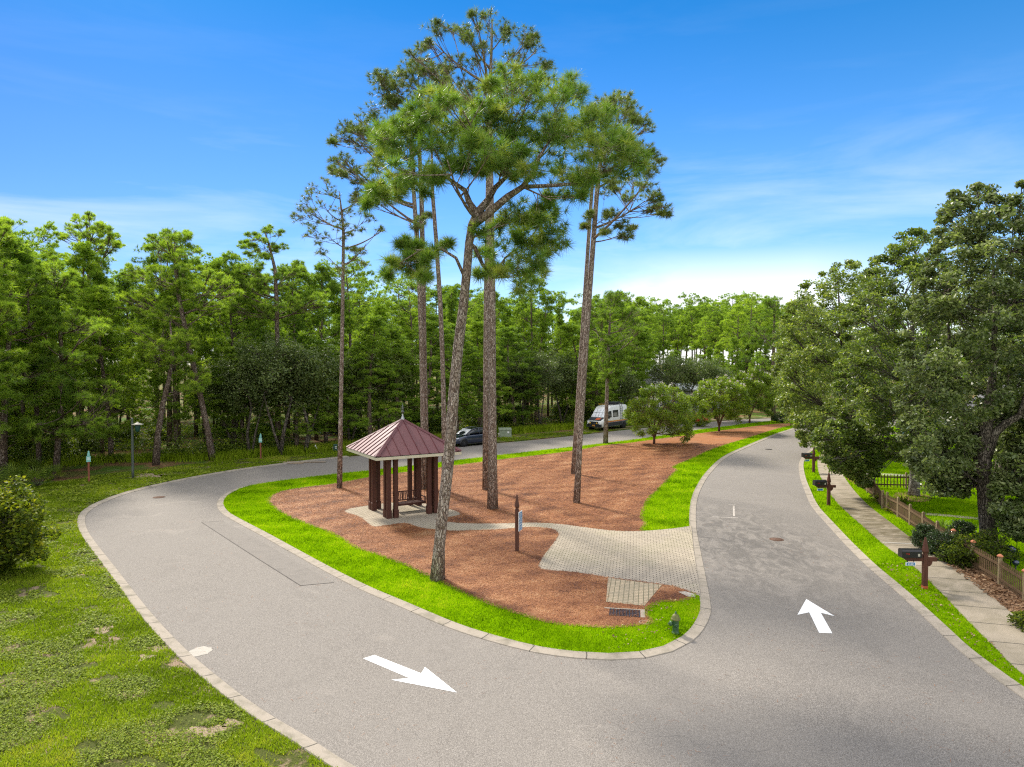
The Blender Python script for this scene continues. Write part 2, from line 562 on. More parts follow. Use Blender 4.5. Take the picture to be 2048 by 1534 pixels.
def m_mulch(k):
    v = wpos(k)
    d = k.n('ShaderNodeTexNoise', {'Vector': v, 'Scale': 3.0, 'Detail': 3.0}).outputs['Color']
    w = k.n('ShaderNodeVectorMath', {0: v, 1: d}, operation='ADD').outputs[0]
    f1 = k.noise(k.mapping(w, (9, 46, 1), (0, 0, 0.6)), 1.0, 4, 0.6)
    f2 = k.noise(k.mapping(w, (46, 9, 1), (0, 0, 0.3)), 1.0, 4, 0.6)
    f3 = k.noise(v, 26.0, 6, 0.75)
    f = k.math('ADD', k.math('MULTIPLY', k.math('ADD', f1, f2), 0.33), k.math('MULTIPLY', f3, 0.34))
    big = k.noise(v, 0.5, 5, 0.62, 0.5)
    c = k.ramp(f, [(0.33, C(.045, .016, .008)), (0.45, C(.215, .082, .032)), (0.55, C(.40, .18, .08)), (0.67, C(.64, .40, .22))])
    c = k.mix(k.ramp(big, [(0.45, 0.0), (0.72, 0.45)]), c, k.ramp(f, [(0.3, C(.08, .045, .03)), (0.5, C(.27, .165, .10)), (0.7, C(.50, .36, .25))]))
    return prin(k, c, 0.95, 0.12, k.bump(f, 1.0, 0.05))
M_MULCH = material('pine_straw', m_mulch)

def m_leaflitter(k):
    v = wpos(k)
    col = k.vor(v, 16.0, 'Color')
    f = k.n('ShaderNodeSeparateColor', {'Color': col}).outputs[0]
    n = k.noise(v, 30, 4, .7)
    c = k.ramp(f, [(0.0, C(.05, .025, .015)), (0.45, C(.15, .075, .04)), (0.8, C(.30, .17, .09)), (1.0, C(.48, .33, .2))])
    c = k.mix(0.35, c, k.ramp(n, [(.3, C(.05, .025, .015)), (.7, C(.35, .2, .1))]))
    return prin(k, c, 0.9, 0.15, k.bump(f, 0.8, 0.04))
M_LITTER = material('leaf_litter', m_leaflitter)

def m_pavers(k):
    v = wpos(k)
    vv = k.mapping(v, (1, 1, 1), (0, 0, math.radians(10)))
    br = k.n('ShaderNodeTexBrick', {'Vector': vv, 'Scale': 1.0, 'Mortar Size': 0.015, 'Mortar Smooth': 0.3, 'Bias': 0.0,
             'Brick Width': 0.24, 'Row Height': 0.13, 'Color1': C(.43, .365, .275), 'Color2': C(.32, .27, .20), 'Mortar': C(.05, .038, .024)}, offset=0.5)
    n1 = k.noise(v, 40, 5, .7)
    n2 = k.noise(v, 0.42, 5, .6, .4)
    sp = k.n('ShaderNodeSeparateXYZ', {'Vector': v})
    grey = k.ramp(k.math('ADD', k.math('MULTIPLY', k.math('SUBTRACT', 27.2, sp.outputs['Y']), 0.35), k.math('MULTIPLY', k.math('SUBTRACT', n2, 0.5), 2.0)), [(0.1, 0.0), (0.6, 0.6)])
    c = k.mix(k.ramp(n1, [(.3, 0.0), (.75, .5)]), br.outputs['Color'], C(.52, .45, .345))
    c = k.mix(grey, c, k.mix(br.outputs['Fac'], C(.30, .265, .225), C(.07, .062, .055)))
    c = k.mix(k.ramp(k.noise(v, 1.6, 5, .65), [(.6, 0), (.75, .35)]), c, C(.24, .22, .19))
    moss = k.math('MULTIPLY', br.outputs['Fac'], k.ramp(n2, [(0.5, 0.0), (0.6, .5)]))
    c = k.mix(moss, c, C(.13, .14, .04))
    h = k.math('SUBTRACT', k.math('MULTIPLY', n1, .3), br.outputs['Fac'])
    return prin(k, c, .9, .2, k.bump(h, .6, .012))
M_PAVER = material('block_pavers', m_pavers)

def m_tiles(k):
    v = wpos(k)
    vv = k.mapping(v, (1, 1, 1), (0, 0, math.radians(11)))
    br = k.n('ShaderNodeTexBrick', {'Vector': vv, 'Scale': 1.0, 'Mortar Size': 0.012, 'Mortar Smooth': 0.2, 'Bias': 0.0,
             'Brick Width': 0.16, 'Row Height': 0.155, 'Color1': C(.42, .33, .22), 'Color2': C(.31, .25, .17), 'Mortar': C(.035, .045, .012)}, offset=0.0)
    n1 = k.noise(v, 40, 5, .7)
    c = k.mix(k.ramp(n1, [(.3, 0.0), (.75, .5)]), br.outputs['Color'], C(.48, .40, .29))
    c = k.mix(k.ramp(k.noise(v, 1.2, 5, .65), [(.45, 0), (.7, .6)]), c, C(.24, .21, .15))
    h = k.math('SUBTRACT', k.math('MULTIPLY', n1, .3), br.outputs['Fac'])
    return prin(k, c, .9, .2, k.bump(h, .7, .015))
M_TILES = material('grid_pavers', m_tiles)

def m_paint(k):
    v = wpos(k)
    n = k.noise(v, 40, 5, .7)
    c = k.ramp(n, [(.22, C(.45, .43, .41)), (.34, C(.72, .71, .69)), (.5, C(.82, .82, .81)), (.8, C(.88, .88, .87))])
    return prin(k, c, .6, .3, k.bump(n, .25, .006))
M_PAINT = material('road_paint', m_paint)
def m_faded(k):
    v = wpos(k)
    n = k.noise(v, 22, 5, .7)
    c = k.ramp(n, [(.38, C(.26, .225, .19)), (.62, C(.52, .48, .43))])
    return prin(k, c, .85, .2, k.bump(n, .3, .008))
M_FADED = material('worn_paint', m_faded)

# ---------------------------------------------------------------- plant materials
def leafmat(name, cols, trans=0.35, rough=0.5, spec=0.35, tcol=None, objvar=0.25, ramp_pos=None):
    def f(k):
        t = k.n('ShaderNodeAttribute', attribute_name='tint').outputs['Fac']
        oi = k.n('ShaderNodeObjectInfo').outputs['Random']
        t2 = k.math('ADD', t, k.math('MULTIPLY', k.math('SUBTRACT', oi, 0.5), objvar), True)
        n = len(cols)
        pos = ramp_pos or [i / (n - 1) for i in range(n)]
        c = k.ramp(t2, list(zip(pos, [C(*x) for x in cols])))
        p = prin(k, c, rough, spec)
        tc = k.mix(1.0, c, C(*(tcol or (1.5, 1.6, 0.55))), 'MULTIPLY')
        tr = k.n('ShaderNodeBsdfTranslucent', {'Color': tc}).outputs[0]
        return k.n('ShaderNodeMixShader', {0: trans, 1: p, 2: tr}).outputs[0]
    return material(name, f)
M_NEEDLE = leafmat('pine_needles', [(.042, .082, .016), (.082, .158, .026), (.145, .245, .036), (.29, .32, .07)], 0.42, 0.42, 0.4)
M_NEEDLE_GREY = leafmat('dull_pine_needles', [(.065, .095, .024), (.11, .155, .038), (.17, .22, .055), (.26, .22, .08)], 0.36, 0.45, 0.4)
M_NEEDLE_BG = leafmat('wood_pine_needles', [(.075, .125, .024), (.155, .24, .034), (.26, .36, .042), (.42, .50, .06)], 0.5, 0.5, 0.22, (1.4, 1.55, .6), 0.4)
M_OAK = leafmat('oak_leaves', [(.040, .060, .019), (.115, .15, .050), (.22, .26, .095), (.38, .40, .17)], 0.30, 0.36, 0.42, (1.3, 1.5, .6))
M_OAK_GREEN = leafmat('green_oak_leaves', [(.036, .060, .013), (.11, .16, .034), (.21, .265, .052), (.38, .40, .10)], 0.36, 0.38, 0.38, (1.4, 1.55, .6))
M_OAK_DK = leafmat('scrub_oak_leaves', [(.04, .062, .018), (.09, .125, .036), (.16, .205, .06), (.25, .29, .09)], 0.28, 0.45, 0.3, (1.3, 1.5, .6))
M_MYRTLE = leafmat('myrtle_leaves', [(.065, .105, .012), (.14, .215, .020), (.25, .335, .030), (.39, .45, .05)], 0.42, 0.45, 0.25)
M_SHRUB = leafmat('shrub_leaves', [(.03, .05, .008), (.07, .105, .012), (.15, .19, .015), (.36, .35, .02)], 0.35, 0.55, 0.12)
M_BOX = leafmat('clipped_leaves', [(.02, .04, .012), (.035, .065, .018), (.06, .10, .025), (.09, .14, .03)], 0.2, 0.4, 0.4)
M_UNDER = leafmat('undergrowth_leaves', [(.05, .08, .012), (.10, .16, .02), (.19, .26, .03), (.33, .36, .06)], 0.4, 0.5, 0.3)
M_VWEED = leafmat('verge_weed_leaves', [(.10, .145, .014), (.185, .245, .022), (.29, .35, .035), (.42, .43, .07)], 0.35, 0.6, 0.12)
M_BLOSSOM = leafmat('blossom', [(.55, .52, .48), (.75, .72, .66), (.8, .62, .58)], 0.3, 0.6, 0.2, (1, 1, 1), 0.0)
M_RED = leafmat('red_blossom', [(.45, .02, .015), (.6, .05, .03), (.65, .12, .06)], 0.3, 0.6, 0.2, (1.2, .7, .7), 0.0)
M_GRASS = leafmat('grass_blades', [(.075, .155, .001), (.185, .33, .002), (.28, .44, .004), (.42, .46, .03)], 0.42, 0.8, 0.05, (1.5, 1.5, .4), 0.0)
M_WEED = leafmat('verge_blades', [(.10, .15, .006), (.18, .26, .010), (.27, .35, .02), (.40, .40, .06)], 0.36, 0.8, 0.08, None, 0.0)
M_STRAW = leafmat('straw_needles', [(.13, .05, .022), (.30, .12, .048), (.45, .205, .085), (.58, .36, .19)], 0.15, 0.6, 0.3, (1.1, 1, .8), 0.0)
M_DRYLEAF = leafmat('dry_leaves', [(.10, .05, .025), (.20, .11, .055), (.33, .2, .11), (.48, .34, .2)], 0.15, 0.6, 0.3, (1.1, 1, .8), 0.0)

def m_bark(c0, c1, c2, sc=9.0, zs=0.35, bs=1.0):
    def f(k):
        v = opos(k)
        d = k.n('ShaderNodeTexNoise', {'Vector': v, 'Scale': 4.0, 'Detail': 3.0}).outputs['Color']
        w = k.n('ShaderNodeVectorMath', {0: k.mapping(v, (1, 1, zs)), 1: k.n('ShaderNodeVectorMath', {0: d, 3: 0.12}, operation='SCALE').outputs[0]}, operation='ADD').outputs[0]
        e = k.vor(w, sc, 'Distance', 'DISTANCE_TO_EDGE')
        cell = k.n('ShaderNodeSeparateColor', {'Color': k.vor(w, sc, 'Color')}).outputs[0]
        n = k.noise(k.mapping(v, (1, 1, .3)), 22, 5, .7)
        c = k.ramp(k.math('ADD', k.math('MULTIPLY', cell, .5), k.math('MULTIPLY', n, .5)), [(.25, C(*c0)), (.5, C(*c1)), (.75, C(*c2))])
        plate = k.ramp(e, [(0.0, 0.0), (0.12, 1.0)])
        c = k.mix(plate, C(*(x * .55 for x in c0)), c)
        c = k.mix(k.ramp(k.noise(v, 1.7, 4, .6), [(.45, 0.0), (.75, .45)]), c, C(*(x * .8 for x in c1)))
        h = k.math('ADD', k.math('MULTIPLY', plate, 1.0), k.math('MULTIPLY', n, .5))
        return prin(k, c, .95, .15, k.bump(h, bs, .05))
    return f
M_BARK = material('pine_bark', m_bark((.155, .105, .08), (.34, .265, .21), (.53, .455, .39), 22.0, .30, .8))
M_BARK_BG = material('wood_bark', m_bark((.13, .085, .06), (.26, .19, .145), (.38, .31, .25), 16.0))
M_BARK_OAK = material('oak_bark', m_bark((.075, .062, .05), (.165, .135, .105), (.28, .24, .195), 16.0, .3))
M_BARK_GREY = material('smooth_grey_bark', m_bark((.17, .15, .12), (.28, .25, .21), (.38, .35, .31), 5.0, 1.6, .35))
M_BARK_MYR = material('myrtle_bark', m_bark((.10, .05, .035), (.20, .11, .075), (.30, .19, .14), 6.0, .25, .5))

# ---------------------------------------------------------------- object materials
def m_wood(name, base, var=.35, rough=.7):
    def f(k):
        v = opos(k)
        g = k.noise(k.mapping(v, (14, 14, 1.2)), 1.5, 5, .6, .4)
        n = k.noise(v, 2.0, 4, .6)
        lo = tuple(x * (1 - var) for x in base); hi = tuple(min(1, x * (1 + var)) for x in base)
        c = k.ramp(g, [(.3, C(*lo)), (.7, C(*hi))])
        c = k.mix(k.ramp(n, [(.5, 0.0), (.8, .35)]), c, C(*(x * .55 for x in base)))
        return prin(k, c, rough, .3, k.bump(g, .25, .01))
    return material(name, f)
M_STAIN = m_wood('brown_stained_wood', (.075, .026, .016), .3, .6)
M_POST = m_wood('red_brown_post', (.085, .030, .018), .3, .6)
M_SIGNPOST = m_wood('dark_brown_post', (.085, .035, .022), .3, .6)
M_REDPOST = m_wood('red_post', (.22, .07, .04), .3, .6)
M_PICKET = m_wood('weathered_picket', (.125, .075, .037), .4, .8)
M_FPOST = m_wood('fence_post_wood', (.27, .20, .11), .35, .8)
M_CAP = plain('terracotta_cap', (.55, .20, .10, 1), .7)
M_ORANGE = plain('orange_primer', (.42, .09, .035, 1), .8, var=.4, scale=20)
M_ROOF = material('maroon_metal', lambda k: prin(k, k.ramp(k.noise(opos(k), 1.3, 5), [(.3, C(.098, .022, .027)), (.7, C(.130, .033, .038))]), .46, .5, None, .06, **{'Coat Weight': .12, 'Coat Roughness': .38}))
M_CREAM = plain('cream_paint', (.56, .52, .39, 1), .55, .4, 0, .08, 3)
M_COPPER = plain('aged_copper', (.11, .12, .10, 1), .5, .5, .4, .4, 14)
M_ZINC = plain('pale_flashing', (.42, .42, .40, 1), .4, .5, .6, .15, 5)
M_BLACK = plain('black_enamel', (.012, .012, .013, 1), .35, .5, 0, .3, 8)
M_DKGREEN = plain('dark_green_plastic', (.012, .06, .045, 1), .5, .4)
M_WHITE = plain('white_paint', (.80, .80, .78, 1), .5, .4, 0, .06, 5)
M_BLUE = plain('blue_sign_paint', (.03, .17, .36, 1), .5, .4, 0, .12, 8)
M_TEAL = plain('pale_teal_sign', (.22, .50, .46, 1), .55, .4, 0, .15, 8)
M_REDFLAG = plain('red_plastic', (.5, .02, .015, 1), .5)
M_HYD = plain('green_hydrant_paint', (.045, .10, .042, 1), .5, .4, 0, .35, 12)
M_HYDTOP = plain('olive_hydrant_paint', (.135, .14, .035, 1), .55, .4, 0, .4, 14)
M_IRON = plain('dark_iron', (.05, .042, .036, 1), .75, .4, .3, .5, 20)
M_RUST = plain('rusty_iron', (.13, .075, .05, 1), .85, .3, .1, .4, 20)
M_LAMP = plain('grey_green_pole', (.085, .10, .085, 1), .6, .4, .1, .25, 8)
M_LAMPTOP = plain('pale_lamp_hat', (.45, .42, .34, 1), .5, .4, 0, .15, 8)
M_UTIL = plain('grey_green_cabinet', (.23, .27, .19, 1), .6, .4, 0, .15, 3)
M_NAVY = material('navy_car_paint', lambda k: prin(k, C(.010, .020, .050), .22, .6, None, .35, **{'Coat Weight': 1.0, 'Coat Roughness': .05}))
M_GLASS = material('dark_glass', lambda k: prin(k, C(.012, .015, .018), .05, .9))
M_SHADE_GLARE = plain('sunshade_and_reflection', (.72, .74, .76, 1), .3, .5, .3, .25, 9)
M_TYRE = plain('tyre_rubber', (.015, .015, .016, 1), .85, .2)
M_RIM = plain('dark_alloy', (.06, .06, .065, 1), .4, .5, .6)
M_LENS = plain('clear_lamp_lens', (.55, .57, .6, 1), .15, .7)
M_AMBER = plain('amber_lamp', (.75, .45, .04, 1), .3, .5)
M_VAN = plain('white_van_paint', (.72, .72, .68, 1), .3, .5, 0, .04, 2)
M_VANDK = plain('dark_cladding', (.022, .026, .034, 1), .45, .4, 0, .2, 6)
M_STRIPE1 = plain('orange_stripe', (.55, .10, .03, 1), .4)
M_STRIPE2 = plain('yellow_stripe', (.65, .38, .05, 1), .4)
M_PLATE = plain('orange_plate', (.60, .27, .04, 1), .5)
M_TAIL = plain('red_lamp', (.4, .01, .01, 1), .25, .6)
M_SIDING = material('grey_siding', lambda k: prin(k, k.ramp(k.math('FRACT', k.math('MULTIPLY', k.n('ShaderNodeSeparateXYZ', {'Vector': opos(k)}).outputs['Z'], 5.5)), [(0.0, C(.10, .10, .11)), (.1, C(.26, .26, .28)), (1.0, C(.29, .29, .31))]), .8, .2))
M_SHINGLE = plain('grey_shingles', (.13, .13, .135, 1), .9, .2, 0, .3, 9)
M_METROOF = material('grey_metal_roof', lambda k: prin(k, k.ramp(k.math('FRACT', k.math('MULTIPLY', k.n('ShaderNodeSeparateXYZ', {'Vector': opos(k)}).outputs['X'], 2.4)), [(0.0, C(.25, .26, .28)), (.08, C(.46, .47, .49)), (1.0, C(.5, .51, .53))]), .4, .4, None, .3))
M_FARWIN = material('window_glass', lambda k: prin(k, C(.05, .07, .09), .06, .8))
# ---------------------------------------------------------------- the ground and its sheets
def PX(lst): return [U(*p).to_2d() for p in lst]

left_edge = [Vector(p) for p in ((2.6, -40), (2.55, 4), (1.6, 8.6), (-0.3, 11.3))] + PX([
    (708, 1534), (619, 1478), (523, 1420), (445, 1362), (372, 1300), (302, 1226), (232, 1137), (190, 1084), (174, 1058), (171, 1036),
    (182, 1021), (208, 1006), (262, 986), (348, 965), (454, 945), (567, 929), (698, 914), (800, 904), (932, 892), (1060, 881), (1164, 870),
    (1262, 859), (1400, 846), (1480, 839.5), (1560, 836)])
left_c = catmull(left_edge, 0.5)
right_edge = [Vector(p) for p in ((11.0, -40), (11.3, 8))] + PX([
    (2070, 1415), (1990, 1358), (1915, 1300), (1870, 1257), (1810, 1200), (1780, 1173), (1735, 1134), (1690, 1089), (1660, 1056), (1624, 1014),
    (1609, 981), (1600, 954), (1598, 927), (1609, 909), (1633, 891), (1662, 876), (1700, 864), (1760, 855)])
right_c = catmull(right_edge, 0.5)
isl_px = [(1606, 848.5), (1590, 858), (1560, 868), (1500, 893), (1455, 915), (1423, 945), (1404, 975), (1394, 1005), (1393, 1055), (1403, 1110), (1413, 1160), (1421, 1205),
          (1422, 1228), (1409, 1258), (1385, 1284), (1345, 1305), (1290, 1318), (1220, 1322), (1150, 1318), (1070, 1307), (980, 1284), (900, 1258), (800, 1215),
          (720, 1180), (650, 1144), (580, 1105), (520, 1071), (470, 1044), (444, 1028), (434, 1013), (437, 1000), (455, 986), (490, 973), (560, 961.5),
          (673, 948), (739, 941), (877, 925), (994, 911), (1143, 894), (1206, 887), (1290, 876), (1380, 862), (1480, 849), (1540, 842.5), (1585, 841.5)]
isl_c = catmull(PX(isl_px), 0.5, True)

road_poly = left_c + [U(1640, 834.5).to_2d(), U(1900, 836).to_2d(), U(2300, 838).to_2d(), U(2300, 850).to_2d()] + list(reversed(right_c))

# one sheet that reaches the horizon
me = bpy.data.meshes.new('ground')
me.from_pydata([(-900, -300, 0), (900, -300, 0), (900, 1500, 0), (-900, 1500, 0)], [], [(0, 1, 2, 3)])
me.materials.append(M_FLOOR)
g = link(bpy.data.objects.new('ground', me)); g["kind"] = 'structure'

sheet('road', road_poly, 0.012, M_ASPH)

KP = [(0.0, 0.013), (0.012, 0.035), (0.25, 0.055), (0.325, 0.075), (0.34, 0.045)]
strip('kerb', left_c[:[i for i, p in enumerate(left_c) if p.y > U(1024, 914).y][0]], KP, M_KERB)
strip('kerb', right_c, [(-o, z) for o, z in KP], M_KERB)
strip('kerb', isl_c, [(-o, z) for o, z in KP], M_KERB, True)

turf_in = offset_line(isl_c, -0.33, True)
sheet('island_turf', turf_in, 0.062, M_TURF)

verge_outer = PX([(1560, 832), (1400, 839), (1270, 849), (1150, 862), (1060, 870), (940, 880), (800, 893), (700, 900), (620, 907), (520, 915), (430, 925), (340, 936), (280, 943), (200, 952), (120, 965), (60, 975),
                  (-60, 1000), (-300, 1060), (-800, 1200)]) + [Vector((-30, 10)), Vector((-30, -40))]
verge_in = offset_line(left_c, 0.33)
verge_poly = verge_in + catmull(verge_outer, 0.6)
sheet('verge', verge_poly, 0.040, M_VERGE)
rs = random.Random(4)
def blob(px, py, rx, ry):
    c = U(px, py).to_2d(); ph = rs.uniform(0, 6)
    return catmull([c + Vector((math.cos(t) * rx, math.sin(t) * ry)) * (1 + .35 * math.sin(3 * t + ph) + rs.uniform(-.25, .25)) for t in np.linspace(0, 5.9, 15)], .15, True)
SAND = [blob(*b) for b in ((297, 953, 1.1, .9), (334, 951, .45, .8), (415, 1466, .36, .22), (318, 1300, .22, .2), (205, 1262, .3, .25), (590, 926, 1.6, .5), (290, 1318, .2, .2), (462, 1450, .2, .16))]
for s_ in SAND: sheet('sand_patch', s_, .0445, M_SAND)
def sandy(X, Y, r, k_=.72):
    m_ = np.zeros(X.shape, bool)
    for s_ in SAND: m_ |= inside(s_, X, Y)
    return m_ & (r.uniform(0, 1, X.shape) < k_)

yard_poly = offset_line(right_c, -0.33) + [U(1830, 850).to_2d(), U(2300, 856).to_2d(), Vector((95, 60)), Vector((95, -40))]
sheet('lawn', yard_poly, 0.042, M_TURF)

walk_l = catmull([Vector((12.6, -40)), Vector((12.9, 8))] + PX([(2060, 1362), (1984, 1293), (1930, 1239), (1879, 1185), (1825, 1134), (1768, 1092), (1720, 1050), (1675, 1008), (1651, 975), (1636, 940), (1638, 914), (1660, 892), (1700, 876), (1780, 864)]), 0.5)
strip('pavement', walk_l, [(0, 0.03), (-0.001, 0.062), (-1.48, 0.062), (-1.481, 0.03)], M_WALK)
walk_r = offset_line(walk_l, -1.48)

litter_poly = PX([(1812, 1078), (1838, 1089), (1872, 1116), (1930, 1160), (1992, 1206), (2052, 1250), (2150, 1330), (2260, 1330), (2130, 1230), (2050, 1196), (2000, 1164), (1960, 1130), (1920, 1098), (1870, 1075)])
sheet('leaf_bed', catmull(litter_poly, .3, True), 0.054, M_LITTER, wobble=.03)
sheet('leaf_bed', catmull(PX([(1672, 912), (1690, 950), (1705, 968), (1722, 972), (1728, 962), (1712, 940), (1700, 905)]), .3, True), 0.054, M_MULCH, wobble=.05)
sheet('leaf_bed', catmull(PX([(1788, 990), (1812, 985), (1850, 990), (1862, 1000), (1840, 1006), (1800, 1003)]), .3, True), 0.054, M_LITTER, wobble=.05)
strip('garden_path', catmull(PX([(1726, 947.5), (1800, 950), (1900, 958), (2100, 975)]), .5), [(0, .066), (-.9, .066)], M_PALE)
strip('garden_path', catmull(PX([(1850, 1028), (1900, 1032), (1950, 1037), (2100, 1045)]), .5), [(0, .066), (-.55, .066)], M_CONC)
# raised lip where two slabs of the pavement meet
lipa, lipb = U(1766, 1088), U(1828, 1091)
MB().box(((lipa + lipb) / 2 + Vector((0, 0, .066))), ((lipb - lipa).length, .13, .02), math.atan2(lipb.y - lipa.y, lipb.x - lipa.x)).build('pavement_joint', M_PALE)["kind"] = 'structure'

mulch_px = [(540, 1004), (547, 994), (562, 986), (605, 978), (675, 969), (739, 957), (881, 937), (994, 922), (1143, 904), (1206, 893), (1268, 886), (1310, 880), (1400, 868), (1450, 861), (1530, 851), (1572, 847.5), (1590, 849), (1578, 853),
            (1550, 860), (1490, 879), (1424, 900), (1371, 924), (1344, 936), (1352, 941), (1344, 950), (1315, 980), (1294, 1000), (1280, 1036), (1287, 1050), (1281, 1064),
            (1330, 1110), (1340, 1150), (1366, 1178), (1384, 1192), (1379, 1200), (1347, 1206), (1317, 1207), (1292, 1220), (1287, 1236), (1301, 1249), (1269, 1254), (1220, 1258), (1171, 1256), (1103, 1249), (1049, 1234), (1000, 1218), (956, 1200),
            (880, 1164), (850, 1150), (810, 1131), (760, 1113), (718, 1099), (693, 1083), (658, 1065), (612, 1048), (575, 1032), (548, 1014)]
mulch_c = catmull(PX(mulch_px), 0.22, True)
sheet('pine_straw_bed', mulch_c, 0.074, M_MULCH, wobble=.09)
pav_px = [(1383, 1055), (1340, 1061), (1281, 1065.5), (1232, 1065), (1171, 1058), (1122, 1051.5), (1073, 1048.5), (1000, 1050), (940, 1050), (897, 1047), (872, 1041), (900, 1037), (922, 1031), (895, 1020), (851, 1010), (800, 1007), (735, 1014), (689, 1024),
          (716, 1035), (732, 1046), (750, 1057), (778, 1053), (805, 1049), (818, 1051), (842, 1059), (873, 1063), (907, 1065), (940, 1064), (1000, 1062), (1049, 1058), (1095, 1059), (1116, 1069), (1110, 1085), (1093, 1107), (1080, 1128), (1082, 1142),
          (1146, 1148), (1215, 1159), (1270, 1166), (1325, 1173.5), (1345, 1176), (1401, 1197), (1400, 1188), (1393, 1140), (1386, 1095)]
pav_c = PX(pav_px)
pav_c = catmull(pav_c[:-3], 0.4) + pav_c[-3:]
sheet('brick_path', pav_c, 0.082, M_PAVER, wobble=.012)
tile_poly = PX([(1216, 1160.5), (1324, 1174.5), (1306, 1196), (1289, 1217), (1212, 1209)])
sheet('tile_path', tile_poly, 0.090, M_TILES)
sheet('concrete_edge', PX([(1356, 1189), (1370, 1188), (1391, 1194), (1391, 1199), (1377, 1199)]), 0.094, M_PALE)

# road repairs and paint
patch = PX([(403, 1045), (446, 1042.5), (520, 1082), (600, 1129), (668, 1166), (601, 1172), (500, 1108)])
sheet('road_patch', patch, 0.017, M_PATCH)
def seam(pts, w, z, mat, name='road_seam'):
    strip(name, catmull(PX(pts), .25), [(-w, z), (w, z)], mat)
seam([(403, 1045), (500, 1108), (601, 1172)], .018, .021, M_IRON)
seam([(601, 1172), (668, 1166)], .014, .021, M_IRON)
seam([(403, 1045), (446, 1042.5)], .014, .021, M_IRON)
c0 = U(400, 1304).to_2d()
sheet('road_patch', [c0 + Vector((math.cos(t) * .30, math.sin(t) * .34)) * random.uniform(.85, 1.1) for t in np.linspace(0, 6.1, 22)], .017, M_PALE)
def arrow(tail_l, tail_r, sh_r, bar_r, tip, bar_l, sh_l):
    sheet('road_arrow', PX([tail_l, tail_r, sh_r, bar_r, tip, bar_l, sh_l]), .018, M_PAINT)
z6 = lambda x, y: (700 + x / 8.533, 1290 + y / 8.533)
arrow(z6(225, 240), z6(415, 180), z6(1215, 495), z6(1280, 385), z6(1825, 822), z6(705, 605), z6(1010, 575))
z7 = lambda x, y: (1560 + x / 12.786, 1170 + y / 12.786)
arrow(z7(1000, 1235), z7(1340, 1250), z7(1045, 725), z7(1395, 808), z7(672, 372), z7(445, 775), z7(745, 712))
seam([(1456, 1010.5), (1471, 1010.5)], .05, .018, M_FADED, 'worn_marking')
seam([(1467.5, 1012), (1468, 1033)], .045, .0185, M_FADED, 'worn_marking')
seam([(1424, 1034.5), (1476, 1036)], .05, .018, M_FADED, 'worn_marking')

# ---------------------------------------------------------------- grass, weeds, straw (ground cover nobody could count)
def patchy(X, Y, s, seed):
    r = np.random.default_rng(seed); a = np.zeros_like(X)
    for i in range(9):
        f = s * (0.5 + 1.6 * r.random()); t = r.random() * 6.28
        a += np.sin((X * math.cos(t) + Y * math.sin(t)) * f + r.random() * 6.28)
    return a / 9 ** .5
def scatter(poly, ymax, dens0, d0, excl=(), ymin=9.0, xr=None, seed=1):
    """random points in poly, density dens0 per m2 at distance d0, falling with distance squared"""
    r = np.random.default_rng(seed)
    xs = [p[0] for p in poly]; ys = [p[1] for p in poly]
    out = []
    y = ymin
    while y < ymax:
        y2 = y * 1.12
        x0, x1 = max(min(xs), -0.76 * y2 - 1), min(max(xs), 0.76 * y2 + 1)
        if xr: x0, x1 = max(x0, xr[0]), min(x1, xr[1])
        if x1 > x0:
            n = int((x1 - x0) * (y2 - y) * dens0 * min(1.5, (d0 / y) ** 1.7))
            X = r.uniform(x0, x1, n); Y = r.uniform(y, y2, n)
            mk = inside(poly, X, Y)
            for e in excl: mk &= ~inside(e, X, Y)
            out.append(np.stack([X[mk], Y[mk]], 1))
        y = y2
    return np.concatenate(out)
def blade_mesh(name, P, z, h, w, mat, lean=.5, d0=22.0, seed=3, pat=1.5, flat=False):
    r = np.random.default_rng(seed)
    n = len(P); s = np.clip(P[:, 1] / d0, .7, 3.2) ** .8
    B = np.concatenate([P, np.full((n, 1), z)], 1)
    a = r.uniform(0, 6.283, n)
    side = np.stack([np.cos(a), np.sin(a), np.zeros(n)], 1) * (w * s * r.uniform(.6, 1.3, n))[:, None]
    hh = h * r.uniform(.45, 1.2, n) * s ** .35
    b = r.uniform(0, 6.283, n); l = r.uniform(0, lean, n)
    if flat:
        tip = B + np.stack([-np.sin(a) * hh, np.cos(a) * hh, r.uniform(-.01, .35, n) * hh * .5 + .004], 1)
        B = B + np.array([0, 0, .006])
    else:
        tip = B + np.stack([np.cos(b) * l * hh, np.sin(b) * l * hh, hh], 1)
    V = np.stack([B - side, B + side, tip], 1).reshape(-1, 3)
    t = np.clip(.43 + .20 * patchy(P[:, 0], P[:, 1], pat, seed) + .10 * patchy(P[:, 0], P[:, 1], pat * 4, seed + 1) + r.normal(0, .17, n), 0, 1)
    o = link(bpy.data.objects.new(name, np_mesh(name, V, 3, mat, np.repeat(t, 3))))
    o["kind"] = 'stuff'
    return o
Pg = scatter(turf_in, 95, 850, 22, (mulch_c, pav_c, tile_poly), seed=5)
tag(blade_mesh('grass', Pg, .060, .085, .011, M_GRASS, .9), 'short bright green mown grass ringing the pine straw island', 'grass')
Pv = scatter(verge_poly, 75, 1500, 16, (), 11.5, None, 6)
def bare(X, Y):
    b = patchy(X, Y, 2.6, 61) + .5 * patchy(X, Y, 7.0, 62) + .35 * patchy(X, Y, 1.1, 63)
    return b > 1.05
pn = patchy(Pv[:, 0], Pv[:, 1], 1.7, 11)
rv = np.random.default_rng(1)
keep = rv.uniform(0, 1, len(pn)) < np.clip(.5 + 2.2 * (pn + .15) + .8 * np.clip((Pv[:, 1] - 24) / 10, 0, 1), .10, 1)
keep &= ~sandy(Pv[:, 0], Pv[:, 1], rv)
